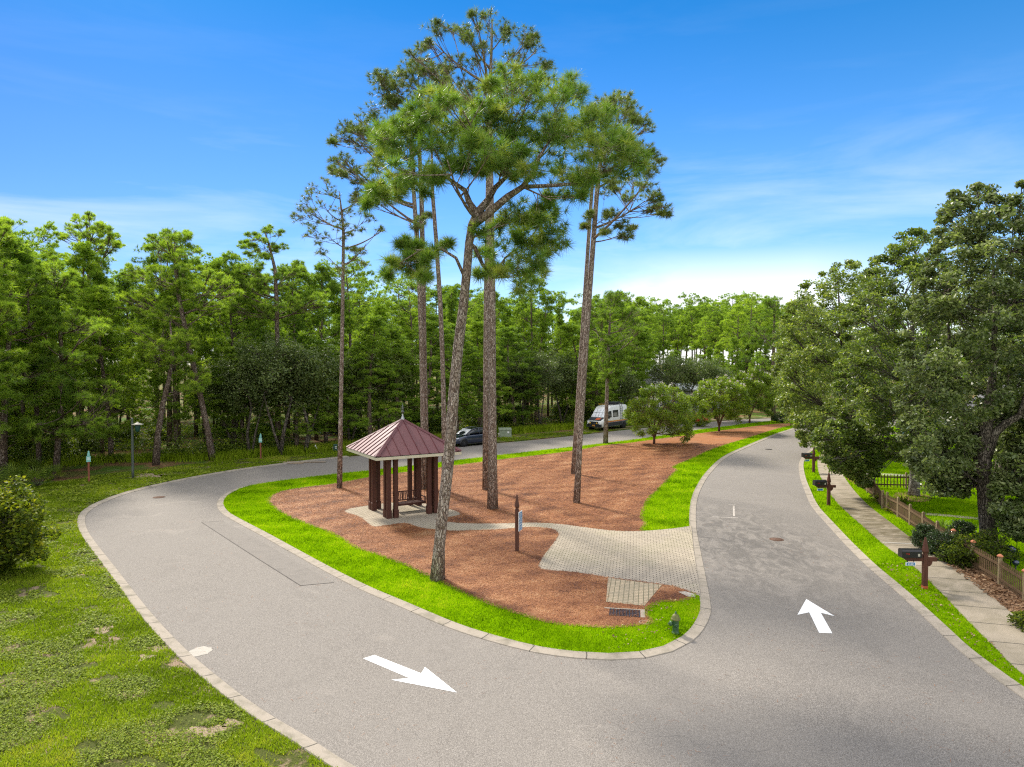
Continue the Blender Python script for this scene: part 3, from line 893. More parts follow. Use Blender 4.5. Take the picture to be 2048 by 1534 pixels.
Pv = Pv[keep & ~(bare(Pv[:, 0], Pv[:, 1]) & (rv.uniform(0, 1, len(pn)) < .93))]
tag(blade_mesh('verge_grass', Pv, .038, .085, .012, M_WEED, 1.0, 18, 8, 1.1), 'thin patchy grass on the verge outside the left kerb', 'grass')
yard_grass = scatter(yard_poly, 70, 520, 22, (walk_l + list(reversed(walk_r)), litter_poly), 12, (8, 34), 9)
tag(blade_mesh('lawn_grass', yard_grass, .040, .085, .012, M_GRASS, .8, 22, 10), 'green grass along the pavement and inside the fenced yard', 'grass')
def leaf_cover(name, P, z, L, mat, seed, hmax=.09):
    r = np.random.default_rng(seed); n = len(P)
    s = np.clip(P[:, 1] / 18, .8, 2.5)
    c = np.concatenate([P, (z + r.uniform(.02, hmax, n))[:, None]], 1)
    a = r.uniform(0, 6.283, n); el_ = r.normal(.15, .4, n)
    d = np.stack([np.cos(a) * np.cos(el_), np.sin(a) * np.cos(el_), np.sin(el_)], 1)
    sd = np.stack([-np.sin(a), np.cos(a), r.normal(0, .35, n)], 1)
    l = (L * s * r.uniform(.6, 1.3, n))[:, None]
    V = np.stack([c - d * l * .5, c + sd * l * .36, c + d * l * .5, c - sd * l * .36], 1).reshape(-1, 3)
    t = np.clip(r.normal(.5, .22, n), 0, 1)
    o = link(bpy.data.objects.new(name, np_mesh(name, V, 4, mat, np.repeat(t, 4)))); o["kind"] = 'stuff'
    return o
Pw = scatter(verge_poly, 46, 1000, 16, (), 11.5, None, 12)
pn = patchy(Pw[:, 0], Pw[:, 1], 1.7, 11)
rv = np.random.default_rng(2)
Pw_s = ~sandy(Pw[:, 0], Pw[:, 1], rv)
Pw = Pw[Pw_s & (rv.uniform(0, 1, len(pn)) < np.clip(.5 - 2.2 * (pn + .05), .05, 1)) & ~(bare(Pw[:, 0], Pw[:, 1]) & (rv.uniform(0, 1, len(pn)) < .9))]
tag(leaf_cover('verge_weeds', Pw, .04, .055, M_VWEED, 13), 'low leafy weeds spreading in patches over the left verge', 'weeds')
Ps = scatter([p for p in offset_line(mulch_c, .10, True)], 60, 900, 24, (pav_c, tile_poly), 12, None, 14)
tag(blade_mesh('pine_straw', Ps, .078, .18, .009, M_STRAW, 1, 24, 15, 2.0, True), 'rust brown pine needles lying loose over the island bed', 'pine straw')
Pr = scatter(road_poly, 34, 5, 18, (isl_c,), 11, None, 16)
Pr = Pr[patchy(Pr[:, 0], Pr[:, 1], .9, 5) > .25]
tag(blade_mesh('stray_needles', Pr, .014, .17, .004, M_STRAW, 1, 20, 17, 2.0, True), 'stray pine needles scattered over the grey asphalt', 'pine straw')
Pd = scatter(offset_line(right_c, -.4) + list(reversed(walk_l)), 26, 26, 20, (), 12, None, 28)
tag(leaf_cover('strip_leaves', Pd, .07, .06, M_DRYLEAF, 29, .05), 'scattered dry leaves on the near grass strip by the right kerb', 'leaves')
Ph = scatter(turf_in, 24.2, 12, 20, (mulch_c, pav_c), 12, (2.2, 9), 38)
tag(leaf_cover('hydrant_leaves', Ph, .09, .06, M_DRYLEAF, 39, .04), 'dry leaf bits in the thin grass around the fire hydrant', 'leaves')
Pl = scatter(litter_poly, 40, 110, 25, (), 12, None, 18)
tag(leaf_cover('fallen_leaves', Pl, .05, .085, M_DRYLEAF, 19, .05), 'dry brown fallen leaves between pavement and picket fence', 'leaves')
# ---------------------------------------------------------------- island furniture
# gazebo
GC = Vector((-5.55, 35.97, 0.082)); GROT = math.radians(165.6 - 135)   # local +x,+y axes along the sides
gz = thing('gazebo', 'open square gazebo with maroon metal roof and clustered brown posts', 'gazebo', GC, GROT)
EA = 3.17 / math.sqrt(2)          # half eave side
PA = 1.517 / math.sqrt(2)
ZE, ZA = 3.06, 4.70
for sx in (-1, 1):
    for sy in (-1, 1):
        for (ox, oy) in ((0, 0), (-.36 * sx, 0), (0, -.36 * sy)):
            c = (sx * (PA + .17) + ox, sy * (PA + .17) + oy)
            m = MB()
            m.box((c[0], c[1], (ZE - .1) / 2), (.20, .20, ZE - .1))
            m.box((c[0], c[1], .19), (.25, .25, .38))
            m.box((c[0], c[1], .395), (.245, .245, .03), taper=.87)
            m.box((c[0], c[1], ZE - .22), (.23, .23, .16))
            m.build('post', M_STAIN, gz, .012)
m = MB()
hb = PA + .17
for sx in (-1, 1):
    m.box((sx * hb, 0, ZE - .06), (.16, 2 * hb + .6, .24))
    m.box((0, sx * hb, ZE - .045), (2 * hb - .17, .16, .22))
m.box((0, 0, ZE - .02), (.14, 2 * hb - .17, .18))
m.build('beam', M_STAIN, gz, .008)
m = MB()
for sx in (-1, 1):
    m.box((sx * (EA - .045), 0, ZE - .005), (.05, 2 * EA - .04, .14))
    m.box((0, sx * (EA - .045), ZE - .005), (2 * EA - .145, .05, .14))
m.build('fascia', M_CREAM, gz, .006)
m = MB(); m.box((0, 0, ZE + .05), (2 * EA - .16, 2 * EA - .16, .03)); m.build('soffit', M_CREAM, gz)
rf = None
m = MB()
base = [(-EA, -EA, ZE + .10), (EA, -EA, ZE + .10), (EA, EA, ZE + .10), (-EA, EA, ZE + .10), (0, 0, ZA)]
m.add(base, [(0, 1, 4), (1, 2, 4), (2, 3, 4), (3, 0, 4), (3, 2, 1, 0)])
rf = m.build('roof', M_ROOF, gz)
slope_h = ZA - ZE - .10
m = MB()
NS = 9
for s in range(4):
    R4 = Matrix.Rotation(s * math.pi / 2, 4, 'Z')
    for i in range(-NS // 2 + 1, NS // 2 + 1):
        x = i * (2 * EA / NS) + (0 if NS % 2 else 0)
        if abs(x) > EA - .1: continue
        t = 1 - abs(x) / EA
        p0 = Vector((x, -EA + .005, ZE + .10)); p1 = Vector((x, -EA + EA * t * .985, ZE + .10 + slope_h * t * .985))
        d = (p1 - p0).normalized(); nrm = d.cross(Vector((1, 0, 0))).normalized()
        if nrm.z < 0: nrm = -nrm
        w = Vector((.014, 0, 0)); hgt = nrm * .04
        m.add([p0 - w, p0 + w, p1 + w, p1 - w, p0 - w + hgt, p0 + w + hgt, p1 + w + hgt, p1 - w + hgt],
              [(0, 3, 2, 1), (4, 5, 6, 7), (0, 1, 5, 4), (1, 2, 6, 5), (2, 3, 7, 6), (3, 0, 4, 7)], R4)
m.build('standing_seams', M_ROOF, rf)
m = MB()
for s in range(4):
    R4 = Matrix.Rotation(s * math.pi / 2, 4, 'Z')
    a = Vector((-EA - .01, -EA - .01, ZE + .115)); b = Vector((0, 0, ZA + .02))
    for sgn in (1,):
        d = (b - a).normalized()
        s1 = Vector((1, 0, 0)); s2 = Vector((0, 1, 0))
        up = Vector((0, 0, .028))
        o1 = (Vector((.17, 0, 0))); o2 = Vector((0, .17, 0))
        m.add([a + up, a + o1 + Vector((0, 0, .012)), b + Vector((.06, -.06, -.05)) , b + up, a + o2 + Vector((0, 0, .012)), b + Vector((-.06, .06, -.05))],
              [(0, 1, 2, 3), (0, 3, 5, 4)], R4)
m.build('hip_caps', M_ROOF, rf)
m = MB()
m.lathe([(.16, ZA - .10), (.10, ZA + .02), (.05, ZA + .16), (.03, ZA + .26), (.028, ZA + .32)], n=4)
m.build('flashing', M_ZINC, gz)
m = MB()
m.lathe([(.02, ZA + 0.230), (.03, ZA + 0.295), (.075, ZA + 0.328), (.085, ZA + 0.361), (.07, ZA + 0.402), (.035, ZA + 0.426), (.03, ZA + 0.459), (.055, ZA + 0.476), (.065, ZA + 0.525), (.045, ZA + 0.623), (.012, ZA + 0.763), (.002, ZA + 0.804)], n=12)
m.build('finial', M_COPPER, gz)

# swing bench hanging in the gazebo, facing the path
sb = thing('swing_bench', 'brown slatted swing bench hanging inside the gazebo', 'swing bench', GC + Vector((.32, .10, 0)), math.radians(30.6))
m = MB()
for i in range(5): m.box((0, -.22 + i * .105, .45), (1.46, .085, .028))
m.build('seat', M_STAIN, sb, .004)
m = MB()
m.box((0, -.285, .40), (1.56, .04, .10)); m.box((0, .27, .40), (1.56, .04, .10))
for x in (-.74, .74): m.box((x, 0, .40), (.045, .52, .09))
m.build('seat_frame', M_STAIN, sb, .005)
m = MB()
T = Matrix.Translation((0, .28, .46)) @ Matrix.Rotation(math.radians(-14), 4, 'X')
m.box((0, 0, .50), (1.5, .035, .06), M=T); m.box((0, 0, .06), (1.5, .035, .06), M=T)
for i in range(17): m.box((-.72 + i * .09, 0, .28), (.035, .022, .40), M=T)
for x in (-.735, -.25, .25, .735): m.box((x, -.005, .28), (.05, .032, .41), M=T)
m.build('backrest', M_STAIN, sb, .003)
for x in (-.74, .74):
    m = MB(); m.box((x, -.02, .68), (.09, .58, .035)); m.box((x, -.26, .55), (.06, .06, .24)); m.build('armrest', M_STAIN, sb, .005)
for x in (-.74, .74):
    for y in (-.26, .24):
        m = MB(); m.tube([(x, y, .45), (x * .97, y * .35, 2.1), (x * .95, 0, 2.86)], .009, 5); m.build('chain', M_IRON, sb)

# brown post with the white and blue notice
def finial_post(m, h0, h1, w, notch=.06):
    m.box((0, 0, h0 / 2), (w, w, h0))
    m.box((0, 0, h0 + notch / 2), (w * .78, w * .78, notch))
    z = h0 + notch
    a = w * .5; b = w * .56; t = w * .16
    L = h1 - z
    rings = [(a * .82, z), (b, z + L * .10), (b, z + L * .16), (t, h1)]
    vs = []; fs = []
    for r, zz in rings: vs += [(-r, -r, zz), (r, -r, zz), (r, r, zz), (-r, r, zz)]
    for i in range(3):
        for j in range(4):
            q = (j + 1) % 4
            fs.append((i * 4 + j, i * 4 + q, (i + 1) * 4 + q, (i + 1) * 4 + j))
    fs += [(0, 3, 2, 1), (12, 13, 14, 15)]
    m.add(vs, fs)
sp = thing('notice_post', 'dark brown pointed post with a white and blue notice board', 'sign post', U(1034, 1106) + Vector((0, 0, .07)), math.radians(4))
m = MB(); finial_post(m, 1.70, 2.28, .155); m.build('post', M_SIGNPOST, sp, .008)
# board, facing the road on the right
T = Matrix.Translation((.115, -.02, 1.22)) @ Matrix.Rotation(math.radians(-24), 4, 'Z')
m = MB(); m.box((0, .06, 0), (.025, .40, .78), M=T); bd = m.build('board', M_WHITE, sp, .004)
m = MB()
for z, h in ((.245, .22), (-.005, .24), (-.26, .22)): m.box((.0135, .06, z), (.004, .345, h), M=T)
m.build('blue_panel', M_BLUE, bd)
m = MB()
for z in (.31, .27, .22, .18, .08, .04, 0, -.04, -.09, -.2, -.24, -.28, -.33):
    m.box((.0165, .06 + random.uniform(-.02, .02), z), (.003, random.uniform(.16, .29), .012), M=T)
m.build('notice_lines', M_WHITE, bd)

# hydrant
hy = thing('fire_hydrant', 'green fire hydrant with olive cap standing on the island grass', 'fire hydrant', U(1351, 1271) + Vector((0, 0, .06)), math.radians(-8))
m = MB()
m.lathe([(.115, 0), (.115, .03), (.088, .04), (.085, .10), (.088, .12), (.086, .34), (.10, .37), (.10, .40)], n=24)
m.build('barrel', M_HYD, hy)
m = MB()
m.lathe([(.128, .395), (.130, .40), (.130, .425), (.118, .43), (.112, .455), (.098, .50), (.07, .535), (.045, .55), (.04, .56)], n=24)
for i in range(8):
    t = i * math.pi / 4
    m.lathe([(.012, .385), (.012, .44)], (.122 * math.cos(t), .122 * math.sin(t), 0), 6)
m.build('bonnet', M_HYDTOP, hy)
m = MB(); m.lathe([(.035, .55), (.033, .575), (.024, .58), (.022, .62), (.012, .625)], n=5); m.build('operating_nut', M_HYD, hy)
def noz(d, r, L, z):
    m = MB()
    a = Vector(d).normalized()
    p = lambda s: tuple(Vector((0, 0, z)) + a * s)
    m.tube([p(.06), p(.06 + L * .5), p(.06 + L * .5), p(.06 + L * .55), p(.06 + L), p(.06 + L)], [r * .8, r * .8, r * 1.12, r * 1.12, r * 1.05, r * .6], 16)
    m.tube([p(.06 + L), p(.06 + L + .045)], [.02, .017], 5)
    m.build('nozzle', M_HYD, hy)
noz((-1, -.12, 0), .068, .11, .28); noz((.05, -1, 0), .045, .07, .26); noz((.1, 1, 0), .045, .07, .26)

# storm drain
a, b, c, d = U(1219, 1224.5), U(1281, 1228), U(1276, 1238.5), U(1221, 1235)
dc = (a + b + c + d) / 4; dang = math.atan2(b.y - a.y, b.x - a.x)
sd_ = thing('storm_drain', 'black iron drain grate in a concrete frame sunk in pine straw', 'drain grate', (dc.x, dc.y, .075), dang)
LX, LY = (b - a).length, .60
m = MB()
for i in range(10): m.box((-LX / 2 + .03 + i * (LX - .06) / 9, 0, .012), (.018, LY, .03))
for i in range(6): m.box((0, -LY / 2 + .03 + i * (LY - .06) / 5, .014), (LX - .02, .018, .030))
m.build('grate', M_RIM, sd_)
m = MB(); m.box((0, 0, .001), (LX - .01, LY - .01, .004)); m.build('pit', M_BLACK, sd_)
m = MB()
m.box((0, LY / 2 + .05, .004), (LX + .3, .08, .03)); m.box((LX / 2 + .075, 0, .005), (.14, LY, .032)); m.build('frame', M_CONC, sd_, .008)
vb = thing('valve_cover', 'small broken concrete valve box at the grass edge by the drain', 'valve box', U(1288, 1250) + Vector((0, 0, .075)), .3)
m = MB(); m.lathe([(.15, -.03), (.15, .012), (.12, .016), (.12, .0), (.11, -.002), (.02, -.002)], n=20); m.build('rim', M_CONC, vb)
m = MB(); m.lathe([(.10, -.0015), (.10, .006), (.02, .008)], n=18); m.build('lid', M_IRON, vb)

def manhole(px, py, r, lab, mat):
    o = thing('manhole_cover', lab, 'manhole cover', U(px, py) + Vector((0, 0, .013)), .4)
    m = MB(); m.lathe([(r, 0), (r, .010), (r * .88, .012), (r * .88, .007), (r * .86, .007)], n=32); m.build('rim', mat, o)
    m = MB(); m.lathe([(r * .85, 0), (r * .85, .009), (.01, .0095)], n=32)
    for i in range(-3, 4):
        for j in range(-3, 4):
            if i * i + j * j < 9.5: m.box((i * r * .22, j * r * .22, .010), (r * .11, r * .11, .006))
    m.build('lid', mat, o)
manhole(1553, 1079.5, .30, 'dark round manhole cover in the right lane near the dark speckled patch', M_RUST)
manhole(1537, 899, .32, 'manhole cover far along the right lane by the island grass', M_IRON)
manhole(318, 995, .33, 'rusty manhole cover in the bend of the left road', M_RUST)

# ---------------------------------------------------------------- mailboxes
MBG = 'mailboxes along the pavement'
FONT_ROWS = {'1': ['010', '110', '010', '010', '111'], '0': ['111', '101', '101', '101', '111'], '2': ['111', '001', '111', '100', '111']}
def mailbox(px, py, rz, lab, number=None, primer=False):
    o = thing('mailbox', lab, 'mailbox', U(px, py) + Vector((0, 0, .045)), rz, MBG)
    m = MB(); finial_post(m, 1.16, 1.74, .145, .05); p = m.build('post', M_POST, o, .006)
    if primer:
        m = MB(); m.box((0, 0, .055), (.152, .152, .11)); m.build('primed_foot', M_ORANGE, p)
    m = MB()
    # arm across the post, tapered under the box
    vs = [(-.78, -.055, 1.07), (-.78, .055, 1.07), (.37, .055, 1.07), (.37, -.055, 1.07),
          (-.60, -.055, .94), (-.60, .055, .94), (.37, .055, .94), (.37, -.055, .94)]
    m.add(vs, [(0, 3, 2, 1), (4, 5, 6, 7), (0, 1, 5, 4), (1, 2, 6, 5), (2, 3, 7, 6), (3, 0, 4, 7)])
    m.build('arm', M_POST, o)
    m = MB()
    pr = [(.073, .938)] + [(.073 + .15 * math.cos(t), .938 - .17 * math.sin(t)) for t in np.linspace(0, math.pi / 2, 8)]
    vs = [(x, -.045, z) for x, z in pr] + [(x, .045, z) for x, z in pr]
    n = len(pr)
    m.add(vs, [tuple(range(n)), tuple(range(2 * n - 1, n - 1, -1))] + [(i, n + i, n + (i + 1) % n, (i + 1) % n) for i in range(n)])
    m.build('bracket', M_POST, o)
    # box body with rounded shoulders
    prof = [(-.14, 0), (.14, 0), (.14, .20)] + [(.14 * math.cos(t) if abs(math.cos(t)) > .02 else 0, .20 + .085 * math.sin(t)) for t in np.linspace(.35, math.pi - .35, 7)] + [(-.14, .20)]
    n = len(prof)
    m = MB()
    x0, x1 = -.80, -.17
    vs = [(x0, y, 1.075 + z) for y, z in prof] + [(x1, y, 1.075 + z) for y, z in prof]
    m.add(vs, [tuple(range(n - 1, -1, -1)), tuple(range(n, 2 * n))] + [(i, (i + 1) % n, n + (i + 1) % n, n + i) for i in range(n)])
    bx = m.build('box', M_BLACK, o, .008)
    m = MB()
    vs = [(x0 - .022, y * 1.04, 1.072 + z * 1.03) for y, z in prof] + [(x0 - .004, y * 1.04, 1.072 + z * 1.03) for y, z in prof]
    m.add(vs, [tuple(range(n - 1, -1, -1)), tuple(range(n, 2 * n))] + [(i, (i + 1) % n, n + (i + 1) % n, n + i) for i in range(n)])
    m.build('door', M_BLACK, bx)
    m = MB(); m.box((-.64, -.146, 1.21), (.11, .006, .014)); m.box((-.595, -.147, 1.205), (.025, .008, .03)); m.build('flag', M_REDFLAG, bx)
    m = MB(); m.box((-.27, -.1425, 1.17), (.07, .004, .09)); m.build('sticker', M_LAMPTOP, bx)
    # hanging number plate
    m = MB(); m.box((-.50, -.06, .85), (.33, .014, .12)); pl = m.build('number_plate', M_WHITE, o, .003)
    m = MB(); m.box((-.50, -.069, .85), (.27, .006, .095)); m.build('plate_face', M_BLUE, pl)
    for x in (-.60, -.40):
        m = MB(); m.box((x, -.06, .945), (.018, .012, .09)); m.build('strap', M_BLACK, pl)
    if number:
        m = MB(); s = .0115; x = -.50 - len(number) * 2.1 * s + .002
        for ch in number:
            for r_, row in enumerate(FONT_ROWS[ch]):
                for c_, bit in enumerate(row):
                    if bit == '1': m.box((x + c_ * s + s / 2, -.0735, .85 + (2 - r_) * s), (s * .99, .003, s * .99))
            x += 4.2 * s
        m.build('digits', M_WHITE, pl)
    return o
mailbox(1849, 1180, math.radians(-3), 'nearest black mailbox on a red brown post with its blue plate reading 1102', '1102', True)
mailbox(1657, 1012, math.radians(4), 'second black mailbox along the kerb, its pointed post just behind the first bend')
mailbox(1627, 946, math.radians(6), 'third black mailbox along the kerb at the narrowest grass strip')
mailbox(1638, 905, math.radians(12), 'farthest mailbox half hidden under the hanging oak leaves')

# ---------------------------------------------------------------- left verge things
def lot_sign(px, py, rz, lab):
    o = thing('lot_sign', lab, 'sign post', U(px, py) + Vector((0, 0, .03)), rz, 'lot signs along the wood')
    m = MB(); m.box((0, 0, .72), (.11, .11, 1.44)); m.build('post', M_REDPOST, o, .006)
    m = MB(); m.box((.0, -.062, 1.50), (.25, .012, .36)); s = m.build('sign_board', M_TEAL, o)
    m = MB()
    for z in (1.60, 1.54, 1.48): m.box((0, -.070, z), (random.uniform(.12, .19), .004, .025))
    m.build('sign_lines', M_WHITE, s)
    m = MB(); m.add([(-.085, -.03, 1.70), (.085, -.03, 1.70), (.05, -.03, 2.0), (-.02, -.03, 2.02), (-.085, .03, 1.70), (.085, .03, 1.70), (.05, .03, 2.0), (-.02, .03, 2.02)],
                    [(0, 1, 2, 3), (7, 6, 5, 4), (0, 4, 5, 1), (1, 5, 6, 2), (2, 6, 7, 3), (3, 7, 4, 0)])
    m.build('sign_top', M_TEAL, o)
    m = MB(); m.box((0, 0, 1.56), (.06, .05, .30)); m.build('stake', M_TEAL, o)
lot_sign(178, 966, .5, 'teal lot sign on a red post beside the lamp post')
lot_sign(521.5, 919, .2, 'teal lot sign on a red post before the dark oak trunks')

lp = thing('lamp_post', 'grey green lamp post with one hat shaped lantern', 'street lamp', U(266, 958.5) + Vector((0, 0, .03)), 0)
m = MB(); m.lathe([(.085, 0), (.08, .5), (.07, 3.9), (.075, 3.92), (.075, 3.96), (.02, 3.98)], n=14); m.build('pole', M_LAMP, lp)
m = MB(); m.tube([(.06, 0, 3.50), (.2, 0, 3.56), (.33, 0, 3.62)], .022, 8); m.build('arm', M_LAMP, lp)
m = MB(); m.lathe([(.36, 3.55), (.36, 3.57), (.14, 3.64), (.05, 3.70), (.02, 3.74)], (.35, 0, 0), 24); m.build('lamp_hat', M_LAMPTOP, lp)
m = MB(); m.lathe([(.04, 3.06), (.09, 3.10), (.14, 3.22), (.15, 3.46), (.12, 3.56)], (.35, 0, 0), 16); m.build('lantern', M_DKGREEN, lp)

pm = thing('marker_pipe', 'white plastic marker pipe leaning over in the long grass', 'marker', U(638, 903.5) + Vector((0, 0, .0)), 0)
m = MB(); m.tube([(0, 0, -.05), (-.30, 0, .48)], .045, 10); m.build('pipe', M_WHITE, pm)
m = MB(); m.tube([(-.27, 0, .43), (-.345, 0, .57)], .075, 10); m.build('cap', M_WHITE, pm)
ub = thing('cable_pedestal', 'small dark green cable pedestal with white labels behind the thin pine', 'utility box', U(671, 903) + Vector((0, 0, .0)), .1)
m = MB(); m.box((0, 0, .28), (.30, .25, .56)); m.build('body', M_DKGREEN, ub, .015)
m = MB(); m.box((0, 0, .60), (.35, .30, .09), taper=.8); m.build('lid', M_DKGREEN, ub, .01)
for z in (.44, .30):
    m = MB(); m.box((.05, -.128, z), (.13, .006, .075)); m.build('label_plate', M_WHITE, ub)
gp = thing('marker_stub', 'short grey marker stub beside the dark green pedestal', 'marker', U(665.5, 902) + Vector((0, 0, 0)), 0)
m = MB(); m.lathe([(.06, -.05), (.06, .30), (.045, .34), (.01, .35)], n=12); m.build('stub', M_CONC, gp)
tb = thing('transformer_cabinet', 'grey green transformer cabinet at the wood edge behind the car', 'utility box', U(1010, 874.5) + Vector((0, 0, .04)), .12)
m = MB(); m.add([(-.62, -.42, 0), (.62, -.42, 0), (.62, .42, 0), (-.62, .42, 0), (-.62, -.36, .72), (.62, -.36, .72), (.62, .42, .84), (-.62, .42, .84)],
                [(0, 3, 2, 1), (4, 5, 6, 7), (0, 1, 5, 4), (1, 2, 6, 5), (2, 3, 7, 6), (3, 0, 4, 7)]); m.build('body', M_UTIL, tb, .03)
m = MB(); m.add([(-.65, -.40, .73), (.65, -.40, .73), (.65, .45, .86), (-.65, .45, .86), (-.65, -.40, .78), (.65, -.40, .78), (.65, .45, .91), (-.65, .45, .91)],
                [(0, 3, 2, 1), (4, 5, 6, 7), (0, 1, 5, 4), (1, 2, 6, 5), (2, 3, 7, 6), (3, 0, 4, 7)]); m.build('lid', M_UTIL, tb, .01)
m = MB(); m.box((.28, -.405, .50), (.2, .012, .16)); m.build('warning_label', M_WHITE, tb)
m = MB(); m.box((0, 0, -.02), (1.4, 1.0, .06)); m.build('pad', M_CONC, tb)
ps = thing('pedestal_stub', 'small pale cable pedestal left of the transformer cabinet', 'utility box', U(997.5, 876) + Vector((0, 0, .0)), 0)
m = MB(); m.lathe([(.075, -.02), (.075, .36), (.085, .38), (.085, .46), (.03, .49)], n=12); m.build('body', M_LAMPTOP, ps)

# ---------------------------------------------------------------- picket fences
PM_ = MB()
def fence(name, lab, pts, h, gap, pw, cat='fence', caps=(), pmat=None, rails_back=1, postmat=None):
    o = thing(name, lab, cat, (pts[0].x, pts[0].y, .045), 0)
    o0 = Vector((pts[0].x, pts[0].y))
    L = [p.to_2d() - o0 for p in pts]
    for i, p in enumerate(L):
        m = MB(); m.box((p.x, p.y, (h + .06) / 2), (.10, .10, h + .06))
        m.box((p.x, p.y, h + .08), (.10, .10, .04), taper=.3)
        po = m.build('fence_post', postmat or M_FPOST, o, .006)
        if i in caps:
            m = MB(); m.lathe([(.095, h + .07), (.10, h + .09), (.07, h + .13), (.02, h + .16)], (p.x, p.y, 0), 14); m.build('cap', M_CAP, po)
    for a, b in zip(L[:-1], L[1:]):
        d = b - a; ln = d.length; d = d / ln; nr = Vector((-d.y, d.x)); ang = math.atan2(d.y, d.x)
        m = MB()
        for z in (.22, h - .20):
            c = (a + b) / 2 - nr * .035 * rails_back
            m.box((c.x, c.y, z), (ln - .1, .035, .08), ang)
        n = max(2, int((ln - .1) / gap))
        for j in range(n):
            t = .05 + gap * .5 + j * (ln - .1 - gap) / max(1, n - 1)
            c = a + d * t
            hh = h - .03 + random.uniform(-.008, .008)
            ca, sa = math.cos(ang), math.sin(ang)
            vs = []
            for yy in (-.009, .009):
                for x, z in ((-pw / 2, .05), (pw / 2, .05), (pw / 2, hh - .05), (0, hh), (-pw / 2, hh - .05)):
                    vs.append((c.x + x * ca - yy * sa, c.y + x * sa + yy * ca, z))
            m.add(vs, [(4, 3, 2, 1, 0), (5, 6, 7, 8, 9)] + [(k_, (k_ + 1) % 5, 5 + (k_ + 1) % 5, 5 + k_) for k_ in range(5)])
        m.build('picket_panel', pmat or M_PICKET, o, fixn=True)
    return o
def spaced(pts, step):
    L = catmull([p.to_2d() for p in pts], .1); out = [L[0]]; acc = 0
    for a, b in zip(L[:-1], L[1:]):
        acc += (b - a).length
        if acc >= step: out.append(b); acc = 0
    return [Vector((p.x, p.y, 0)) for p in out]
front = [U(1712, 969), U(1722, 976), U(1735, 987), U(1748, 997), U(1765, 1020), U(1774, 1024), U(1796, 1036), U(1820, 1052), U(1846, 1070), U(1874, 1091), U(1906, 1113), U(1945, 1139), U(1999, 1172), U(2049, 1206), U(2115, 1250), U(2200, 1305)]
fence('picket_fence', 'brown picket fence with pale posts running along the pavement', front, .90, .125, .062, caps=(10, 11, 12, 13))
rear = [U(1738, 977), U(1812, 978.5), U(1895, 981), U(1985, 985), U(2080, 990)]
fence('rail_fence', 'open spaced picket fence crossing the yard behind the big oaks', rear, .88, .17, .05)
far_f = [U(1700, 905), U(1745, 908), U(1800, 911), U(1860, 915)]
fence('garden_fence', 'brown picket fence at the far end of the lawn under the oaks', far_f, 1.0, .12, .07, postmat=M_PICKET)

# glossy kettle shapes behind the fence
for (px, py, r, zc, lab) in ((2021, 1135, .17, .62, 'dark glossy garden ball on a stake behind the picket fence'), (2031, 1150, .11, .40, 'smaller dark garden ball low beside the glossy one')):
    o = thing('garden_ball', lab, 'garden ornament', U(px, py) + Vector((0, 0, .045)), 0, 'garden balls')
    m = MB(); m.lathe([(r * math.cos(t) if abs(t) < 1.56 else .001, zc + r * math.sin(t)) for t in np.linspace(-1.57, 1.57, 15)], n=24); m.build('ball', M_NAVY, o)
    m = MB(); m.tube([(0, 0, 0), (0, 0, zc - r * .9)], .02, 8); m.build('stake', M_BLACK, o)
o = thing('garden_stake', 'thin dark shepherd hook standing behind the glossy ball', 'garden stake', U(2033, 1128) + Vector((0, 0, .045)))
m = MB(); m.tube([(0, 0, 0), (0, 0, 1.15), (.04, 0, 1.25), (.12, 0, 1.28), (.18, 0, 1.2)], .012, 6); m.build('hook', M_BLACK, o)
# ---------------------------------------------------------------- vehicles
def loft(m, secs, cap=True, smooth=True):
    n = len(secs[0]); vs = [p for s in secs for p in s]; fs = []
    for i in range(len(secs) - 1):
        for j in range(n):
            q = (j + 1) % n
            fs.append((i * n + j, i * n + q, (i + 1) * n + q, (i + 1) * n + j))
    if cap:
        fs.append(tuple(range(n - 1, -1, -1))); fs.append(tuple(range((len(secs) - 1) * n, len(secs) * n)))
    m.add(vs, fs, None, smooth)
def body_sec(x, zb, zt, w, sh=.06, tw=.86):
    half = [(w * .88, zb), (w * .985, zb + .10), (w, (zb + zt) * .5), (w * .975, zt - sh), (w * tw, zt)]
    return [(x, y, z) for y, z in half] + [(x, 0, zt + .015)] + [(x, -y, z) for y, z in reversed(half)] + [(x, 0, zb)]
def wheel(parent, x, y, r, w, side):
    m = MB()
    T = Matrix.Translation((x, y, r)) @ Matrix.Rotation(math.pi / 2 * side, 4, 'X')
    m.lathe([(r * .66, -w / 2), (r * .93, -w / 2), (r, -w * .36), (r, w * .36), (r * .93, w / 2), (r * .66, w / 2), (r * .62, w * .42)], n=28, M=T)
    wh = m.build('wheel', M_TYRE, parent)
    m = MB(); m.lathe([(r * .64, -w * .52 + .02), (r * .62, -w * .50 + .0)], n=24, M=T)
    for i in range(10):
        m.box((r * .36, 0, -w * .515), (r * .5, r * .11, .03), M=T @ Matrix.Rotation(i * math.pi / 5, 4, 'Z'))
    m.lathe([(r * .16, -w * .54), (.01, -w * .55)], n=14, M=T)
    m.build('rim', M_RIM, wh)

